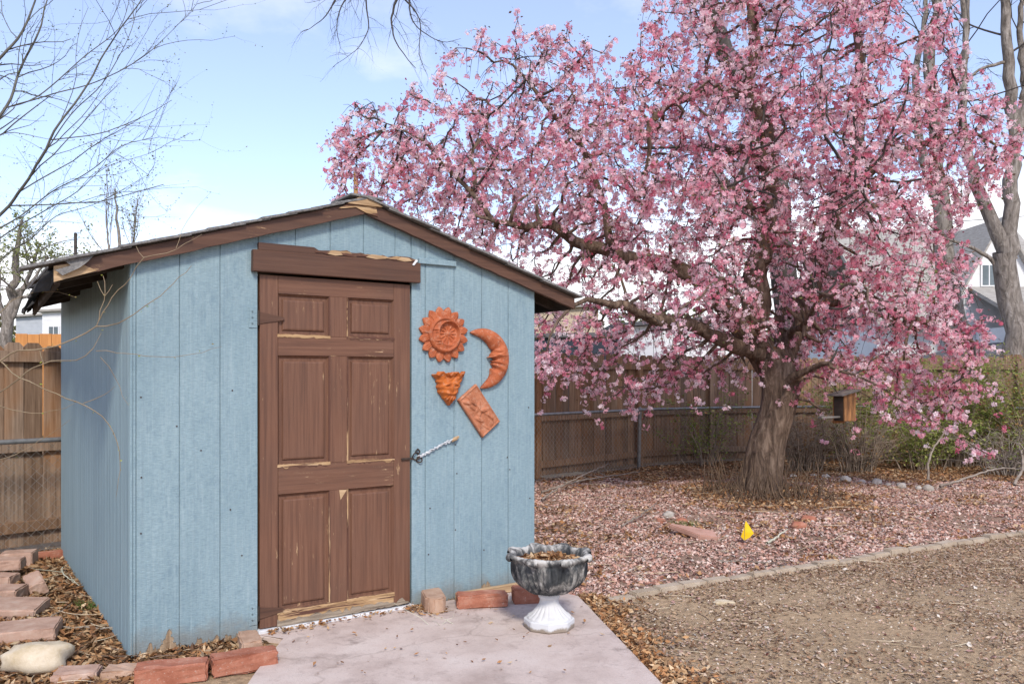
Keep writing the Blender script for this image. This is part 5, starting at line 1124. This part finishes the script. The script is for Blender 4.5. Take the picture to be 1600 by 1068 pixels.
bare_tree('tall_tree', 'tall bare tree behind the blossom whose thin limb hangs in at top', [
    FT(Y3, [(1240, 720, .30), (1238, 560, .26), (1225, 400, .23), (1190, 200, .2), (1120, 40, .17), (1040, -120, .13), (960, -230, .10)]),
    FT(Y3, [(1000, -180, .09), (860, -260, .07), (740, -200, .05), (660, -100, .035), (625, -10, .024), (612, 30, .018), (618, 62, .012), (648, 108, .006)]),
    FT(Y3, [(740, -200, .04), (640, -160, .03), (560, -60, .02), (522, 5, .013), (505, 30, .008), (470, 52, .004)]), FT(Y3, [(660, -100, .03), (580, -40, .02), (572, 10, .014), (576, 40, .010), (560, 75, .006), (520, 105, .003)]),
    FT(Y3, [(650, -60, .025), (640, 0, .016), (650, 40, .010), (690, 65, .006), (720, 60, .003)]), FT(Y3, [(565, -40, .02), (534, 10, .012), (526, 45, .008), (532, 75, .004)]), FT(Y3, [(625, -10, .02), (655, 30, .010), (655, 85, .006), (668, 118, .003)])],
    MDKB, tuple(PX(1240, 589, Y3) * np.array([1, 1, 0])), (18, 4), .17, 2, .10, None, .75, .35)
bare_tree('slim_tree', 'slim far tree with upright twigs rising above the shed roof', [FT(42, [(190, 640, .16), (188, 480, .12), (187, 400, .09), (183, 340, .06), (180, 295, .03)]), FT(42, [(188, 450, .07), (172, 400, .05), (166, 340, .03), (168, 290, .015)]), FT(42, [(188, 440, .07), (206, 390, .05), (212, 340, .03), (216, 310, .015)])],
    MGREYB, tuple(PX(190, 589, 42) * np.array([1, 1, 0])), (8, 5), .5, 2, -.06, [(.22, .19, .08), (.30, .26, .14), (.2, .2, .07)], .3, .5, 1, .08, (.03, .09))
bare_tree('leafing_tree', 'pale green leafing tree far behind the left fence', [FT(26, [(10, 660, .22), (12, 540, .18), (18, 470, .14), (28, 400, .09), (34, 345, .04)]), FT(26, [(14, 520, .1), (-10, 440, .07), (-20, 370, .03)]), FT(26, [(16, 500, .1), (45, 430, .06), (62, 380, .03)]), FT(26, [(20, 460, .08), (50, 440, .05), (75, 400, .02)])],
    MGREYB, tuple(PX(10, 589, 26) * np.array([1, 1, 0])), (10, 6), .5, 2, .0, [(.26, .30, .10), (.34, .36, .15), (.22, .25, .09)], .6, .5, 2, .03, (.03, .07))

# ------------------------------------------------------------------ shrubs along the fence
def shrub(name, label, x, y, h, w, nstem, nleaf, leafcol, matl, arch=.5, lsz=(.012, .03), lmin=.35):
    o = empty(name, (x, y, 0)); tag(o, label, 'shrub'); polys, pts = [], []
    for k in range(nstem):
        a = random.uniform(0, 6.28); rr = random.uniform(0, w * .35); b = np.array([math.cos(a) * rr, math.sin(a) * rr * .5, -.03]); lean = np.array([math.cos(a), math.sin(a) * .6, 0]) * w * random.uniform(.2, .8); hh = h * random.uniform(.55, 1.05)
        t = np.linspace(0, 1, 9)[:, None]; P = b + lean * t ** 1.4 + np.array([0, 0, hh]) * (t - arch * .35 * t ** 3) + np.cumsum(rng.normal(0, .02, (9, 3)), 0); r0 = random.uniform(.004, .013); polys.append((P, np.linspace(r0, .002, 9)))
        for q in range(4):
            i = random.randrange(2, 9); d = rng.normal(0, 1, 3) * np.array([1, .7, .8]); d[2] = abs(d[2]) * .6; S = P[i] + np.linspace(0, 1, 5)[:, None] * d * random.uniform(.1, .3) + rng.normal(0, .012, (5, 3)); polys.append((S, np.linspace(.004, .0012, 5))); pts.append(S[1:])
        pts.append(P[int(9 * lmin):])
    V, F = tubes(polys, 4); big_mesh('stems', V, F, matl, o)
    if nleaf:
        p = np.concatenate(pts); p = p[rng.integers(0, len(p), nleaf)] + rng.normal(0, .045, (nleaf, 3)); C = np.array(leafcol)[rng.integers(0, len(leafcol), nleaf)] * rng.uniform(.7, 1.3, (nleaf, 1)); q = leaf_mesh('foliage', p, rng.uniform(*lsz, nleaf), C, o, 1.2, MFOL); q['kind'] = 'stuff'
GRN = [(.22, .28, .06), (.30, .35, .09), (.17, .22, .05), (.34, .32, .11)]; BRN = [(.30, .17, .06), (.22, .12, .05), (.24, .22, .07)]
MSTEM = mat_simple('brown_grey_stem', (0.14, 0.105, 0.075), (0.36, 0.285, 0.215), 8, .9, .3)
shrub('bare_shrub', 'dense bare brown shrub just right of the crabapple trunk', 4.35, 12.3, 1.15, .85, 80, 250, BRN, MSTEM, .6)
shrub('bare_shrub', 'bare brown shrub with arching stems below the birdhouse', 5.05, 12.1, 1.2, .7, 70, 300, BRN, MSTEM, .7)
shrub('green_shrub', 'green leafed shrub against the fence left of the trunk', 3.0, 13.0, 1.35, .9, 16, 1300, GRN, MSTEM, .3)
shrub('green_shrub', 'low light green shrub between the bare shrub and right fence', 6.05, 12.3, 1.15, .9, 34, 4200, GRN, MSTEM, .5)
shrub('green_shrub', 'tall yellow green shrub in front of the white garage', 6.9, 12.9, 1.85, 1.2, 60, 8500, GRN, MSTEM, .3)
shrub('green_shrub', 'rust tipped green shrub at the far right edge', 7.9, 12.3, 1.85, 1.2, 55, 7500, GRN + BRN[:1], MSTEM, .3)
shrub('bare_shrub', 'tangle of grey bare stems at the right fence', 7.0, 11.7, .95, 1.1, 60, 500, GRN, MSTICK, 1.0)
shrub('green_shrub', 'yellow green shrub hiding the fence behind the birdhouse', 5.6, 13.3, 1.7, 1.3, 45, 5500, GRN, MSTEM, .3)
for x, y, lab in ((1.62, 7.75, 'green grass tuft right behind the flagstone'), (-2.55, 5.05, 'green grass tuft in the mulch beside the pavers')):
    n = 90; polys = []
    for k in range(n):
        a = random.uniform(0, 6.28); b = np.array([random.gauss(0, .07), random.gauss(0, .03), 0]); polys.append((b + np.stack([np.array([math.cos(a) * t * t * .04, math.sin(a) * t * t * .04, t * random.uniform(.03, .07)]) for t in (0, .5, 1)]), np.array([.002, .0016, .0004])))
    V, F = tubes(polys, 3); o = big_mesh('grass_tuft', V, F, mat_simple('grass_blade', (.06, .12, .02), (.15, .22, .05), 20, .7, 0), None); o.location = (x, y, float(gz(x, y))); tag(o, lab, 'grass')

# ------------------------------------------------------------------ birdhouse
def birdhouse():
    p = PX(1319, 657, 9.3); e = empty('birdhouse', tuple(p), R(24)); tag(e, 'small wooden birdhouse with slanted grey roof among the blossom', 'birdhouse')
    m = mat_simple('orange_stained_wood', (0.09, 0.045, 0.022), (0.44, 0.21, 0.08), 16, .8, .6, (2.5, 2.5, .25)); dk = mat_simple('weathered_grey_board', (.10, .09, .08), (.26, .24, .215), 12, .9, .4)
    prism('front_board', [(-.085, 0), (.085, 0), (.085, .325), (-.085, .285)], -.085, -.068, m, e, bevel=.002)
    prism('back_board', [(-.085, -.03), (.085, -.03), (.085, .325), (-.085, .285)], .068, .085, m, e, bevel=.002)
    box('side_board', -.085, -.068, -.067, .067, 0, .286, MDARK, e, .002); box('side_board', .068, .085, -.067, .067, 0, .318, m, e, .002); box('floor_board', -.067, .067, -.067, .067, .004, .02, m, e)
    prism('roof_board', [(-.15, .275), (.115, .337), (.113, .353), (-.152, .291)], -.125, .11, dk, e, bevel=.002)
    box('perch_ledge', -.36, -.087, -.03, .03, .035, .055, dk, e, .002)
    th = np.linspace(0, 2 * np.pi, 20, endpoint=False); V = [(.022 * math.cos(t), -.0865, .2 + .022 * math.sin(t)) for t in th]
    V, F = tubes([(np.array([[-.09, 0, .30], [-.16, .05, .42], [-.20, .1, .62]]), np.array([.003, .003, .003]))], 6); mesh_obj('hanging_wire', V, F, MRUST, e)
birdhouse()

# ------------------------------------------------------------------ houses and things beyond the fence
def siding(name, c0, c1, per=7.0):
    a = Mat(name, .7, .3); z = a.sepz()[2]; w = a.math('FRACT', a.math('MULTIPLY', z, per)); a.color(a.ramp(a.noise(3, 3), (.3, c0), (.7, c1))); a.bump(a.math('SUBTRACT', 1.0, w), .5, .015); return a.m
MSIDE = siding('white_lap_siding', (.66, .67, .68), (.74, .75, .76)); MROOFG = mat_simple('grey_roof_shingles', (.26, .24, .215), (.42, .40, .365), 5, .9, .5, (1, 1, 6)); MGLASS = mat_simple('dark_window_glass', (.06, .08, .09), (.16, .20, .22), 2, .15, 0, spec=.6); MTRIM = mat_simple('white_trim', (.70, .71, .72), (.78, .79, .8), 5, .6, .1); MTANW = siding('tan_siding', (.42, .33, .23), (.50, .41, .30))
def win(parent, x0, x1, y, z0, z1):
    f = box('window', x0, x1, y - .05, y - .004, z0, z1, MTRIM, parent); w = (x1 - x0) * .09
    box('pane', x0 + w, (x0 + x1) / 2 - w * .4, y - .056, y - .051, z0 + w, z1 - w, MGLASS, f); box('pane', (x0 + x1) / 2 + w * .4, x1 - w, y - .056, y - .051, z0 + w, z1 - w, MGLASS, f)
def house_right():
    Y = 23.; X = lambda px, Yq=Y: (px - 800) / 1300 * Yq; Z = lambda py, Yq=Y: CAM_H + (589 - py) / 1300 * Yq
    h = empty('white_house', (X(1560), Y, 0)); tag(h, 'white sided house with grey roof and gable window behind right fence', 'house'); bx = X(1560)
    box('wall', X(1400) - bx, X(1720) - bx, 1.2, 8, 0, Z(500), MSIDE, h)
    prism('roof', [(.6, Z(505)), (4.2, Z(325)), (8.6, Z(505)), (8.6, Z(505) + .15), (4.2, Z(325) + .16), (.6, Z(505) + .15)], X(1385) - bx, X(1730) - bx, MROOFG, h, 'yz')
    gx0, gx1, ap = X(1505) - bx, X(1639) - bx, X(1572) - bx
    prism('gable_wall', [(gx0, 0), (gx1, 0), (gx1, Z(462)), (ap, Z(343)), (gx0, Z(462))], .3, .5, MSIDE, h)
    prism('gable_roof', [(gx0 - .1, Z(472)), (ap, Z(343) + .01), (ap, Z(337)), (gx0 - .1, Z(466))], 0.1, 4, MROOFG, h); prism('gable_roof', [(gx1 + .1, Z(472)), (ap, Z(343) + .01), (ap, Z(337)), (gx1 + .1, Z(466))], 0.1, 4, MROOFG, h)
    win(h, X(1541) - bx, X(1567) - bx, .3, Z(446), Z(410)); 
    v = box('vent', X(1514) - bx, X(1521) - bx, .25, .296, Z(474), Z(460), MTRIM, h)
    for k in range(4): box('louvre', X(1515) - bx, X(1520.5) - bx, .235, .249, Z(473 - k * 3.4), Z(471.3 - k * 3.4), MGLASS, v)
    prism('porch_roof', [(-2.2, Z(512)), (.29, Z(452)), (.29, Z(446)), (-2.25, Z(507))], X(1522) - bx, X(1720) - bx, MROOFG, h, 'yz')
    box('porch_wall', X(1533) - bx, X(1710) - bx, -1.9, .25, 0, Z(514), MSIDE, h); win(h, X(1560) - bx, X(1578) - bx, -1.9, Z(548), Z(528))
house_right()
def garage(name, label, px0, px1, Y, py_top0, py_top1, mw, mr, over=.2):
    X = lambda p: (p - 800) / 1300 * Y; Z = lambda q: CAM_H + (589 - q) / 1300 * Y; x0, x1 = X(px0), X(px1); o = empty(name, ((x0 + x1) / 2, Y, 0)); tag(o, label, 'building'); c = (x0 + x1) / 2
    prism('wall', [(x0 - c, 0), (x1 - c, 0), (x1 - c, Z(py_top1)), (x0 - c, Z(py_top0))], 0, 3.5, mw, o); prism('roof', [(x0 - c - over, Z(py_top0) + .004), (x1 - c + over, Z(py_top1) + .004), (x1 - c + over, Z(py_top1) + .1), (x0 - c - over, Z(py_top0) + .1)], -over, 3.7, mr, o); return o
MDKR = mat_simple('dark_roof_edge', (.07, .07, .075), (.14, .14, .145), 5, .8, .2); MNAVY = siding('dark_blue_boards', (.018, .026, .040), (.030, .042, .060), 4)
garage('white_garage', 'low white garage with slanting roof behind the right shrubs', 1500, 1680, 19.5, 571, 528, MSIDE, MDKR)
garage('dark_shed', 'dark blue boarded shed seen over the fence right of the shed', 838, 967, 18., 528, 526, MNAVY, MDKR, .08)
garage('white_outbuilding', 'white sided outbuilding behind the crabapple trunk', 968, 1190, 21., 512, 494, MSIDE, MDKR)
garage('tan_house', 'tan house seen through blossom beside the shed roof', 800, 935, 33., 486, 478, MTANW, MROOFG)
garage('grey_house', 'small pale grey house far beyond the left fence', 25, 72, 38., 496, 492, siding('pale_grey_siding', (.36, .39, .42), (.44, .47, .50)), MROOFG)
h = garage('far_white_house', 'white house with windows far left behind the orange fence', 66, 128, 34., 488, 484, MSIDE, MROOFG); win(h, .0, .45, 0, 2.9, 3.5); win(h, -.55, -.1, 0, 2.9, 3.5)
def orange_fence():
    e = empty('orange_fence', (-12.2, 20, 0)); tag(e, 'bright orange board fence far beyond the left fence', 'fence'); m = mat_simple('fresh_orange_cedar', (.42, .18, .055), (.58, .27, .09), 8, .8, .3, (2, 2, .2), vary=True)
    me = None
    for k in range(20):
        if me is None: o = box('board', -.14, .14, 0, .03, 0, 2.45, m, e, .003); me = o.data
        else: o = bpy.data.objects.new('board', me); link(o, e)
        o.location = (.4 + k * .29, 0, random.uniform(-.02, .02))
    box('rail', 0.2, 6.2, .031, .08, 1.9, 2.0, m, e)
orange_fence()
for name, lab, px, y0, y1, Y, r, m in (('wooden_pole', 'orange brown wooden pole rising behind the shed ridge', 556, 262, 620, 30., .085, mat_simple('brown_pole_wood', (.30, .15, .06), (.44, .25, .11), 10, .8, .3)), ('dark_pole', 'thin dark pole standing behind the left roof slope', 118, 364, 620, 24., .045, MDKB)):
    p, q = PX(px, y1, Y), PX(px, y0, Y); p[2] = 0; V, F = tubes([(np.linspace(p, q, 4), np.full(4, r)), (np.array([q, q + [0, 0, .02]]), np.array([r, .001]))], 10); o = mesh_obj(name, V - p * 1.0, F, m, None, True); o.location = p; tag(o, lab, 'pole')
# overhead wires
for k, (A, B, sag, lab) in enumerate(((PX(-300, 385, 40), PX(700, 372, 44), .8, 'upper overhead wire behind the left branches'), (PX(900, 330, 36), PX(1900, 300, 30), .9, 'overhead wire crossing behind the right grey trees'), (PX(900, 352, 36), PX(1900, 345, 30), .9, 'lower overhead wire behind the right grey trees'))):
    t = np.linspace(0, 1, 30)[:, None]; P = A + (B - A) * t - np.array([0, 0, 1]) * sag * 4 * t * (1 - t); V, F = tubes([(P, np.full(30, .014))], 5); o = mesh_obj('overhead_wire', V, F, MDKB); tag(o, lab, 'wire')
# far tree belt closing the horizon
for k, (px, Y, h, w) in enumerate(((-60, 48, 5.5, 5), (60, 60, 6.5, 6), (860, 40, 5.2, 4), (1010, 46, 6.0, 5), (1150, 42, 5.0, 5), (1300, 38, 6.0, 5), (1420, 44, 6.5, 6))):
    names = ['leftmost far hazy green tree on the skyline', 'far green tree above the grey house', 'far green tree by the tan house', 'far green tree left of the crabapple trunk', 'far green tree straight behind the crabapple trunk', 'far green tree right of the crabapple trunk', 'far green tree left of the white house']
    shrub('far_tree', names[k], (px - 800) / 1300 * Y, Y, h, w, 60, 3000, [(.15, .17, .06), (.20, .20, .09), (.24, .20, .11)], MSTEM, .2, (.08, .22), .3); bpy.data.objects[-1] if False else None
for o in bpy.data.objects:
    if o.name.startswith('far_tree'): o['category'] = 'tree'
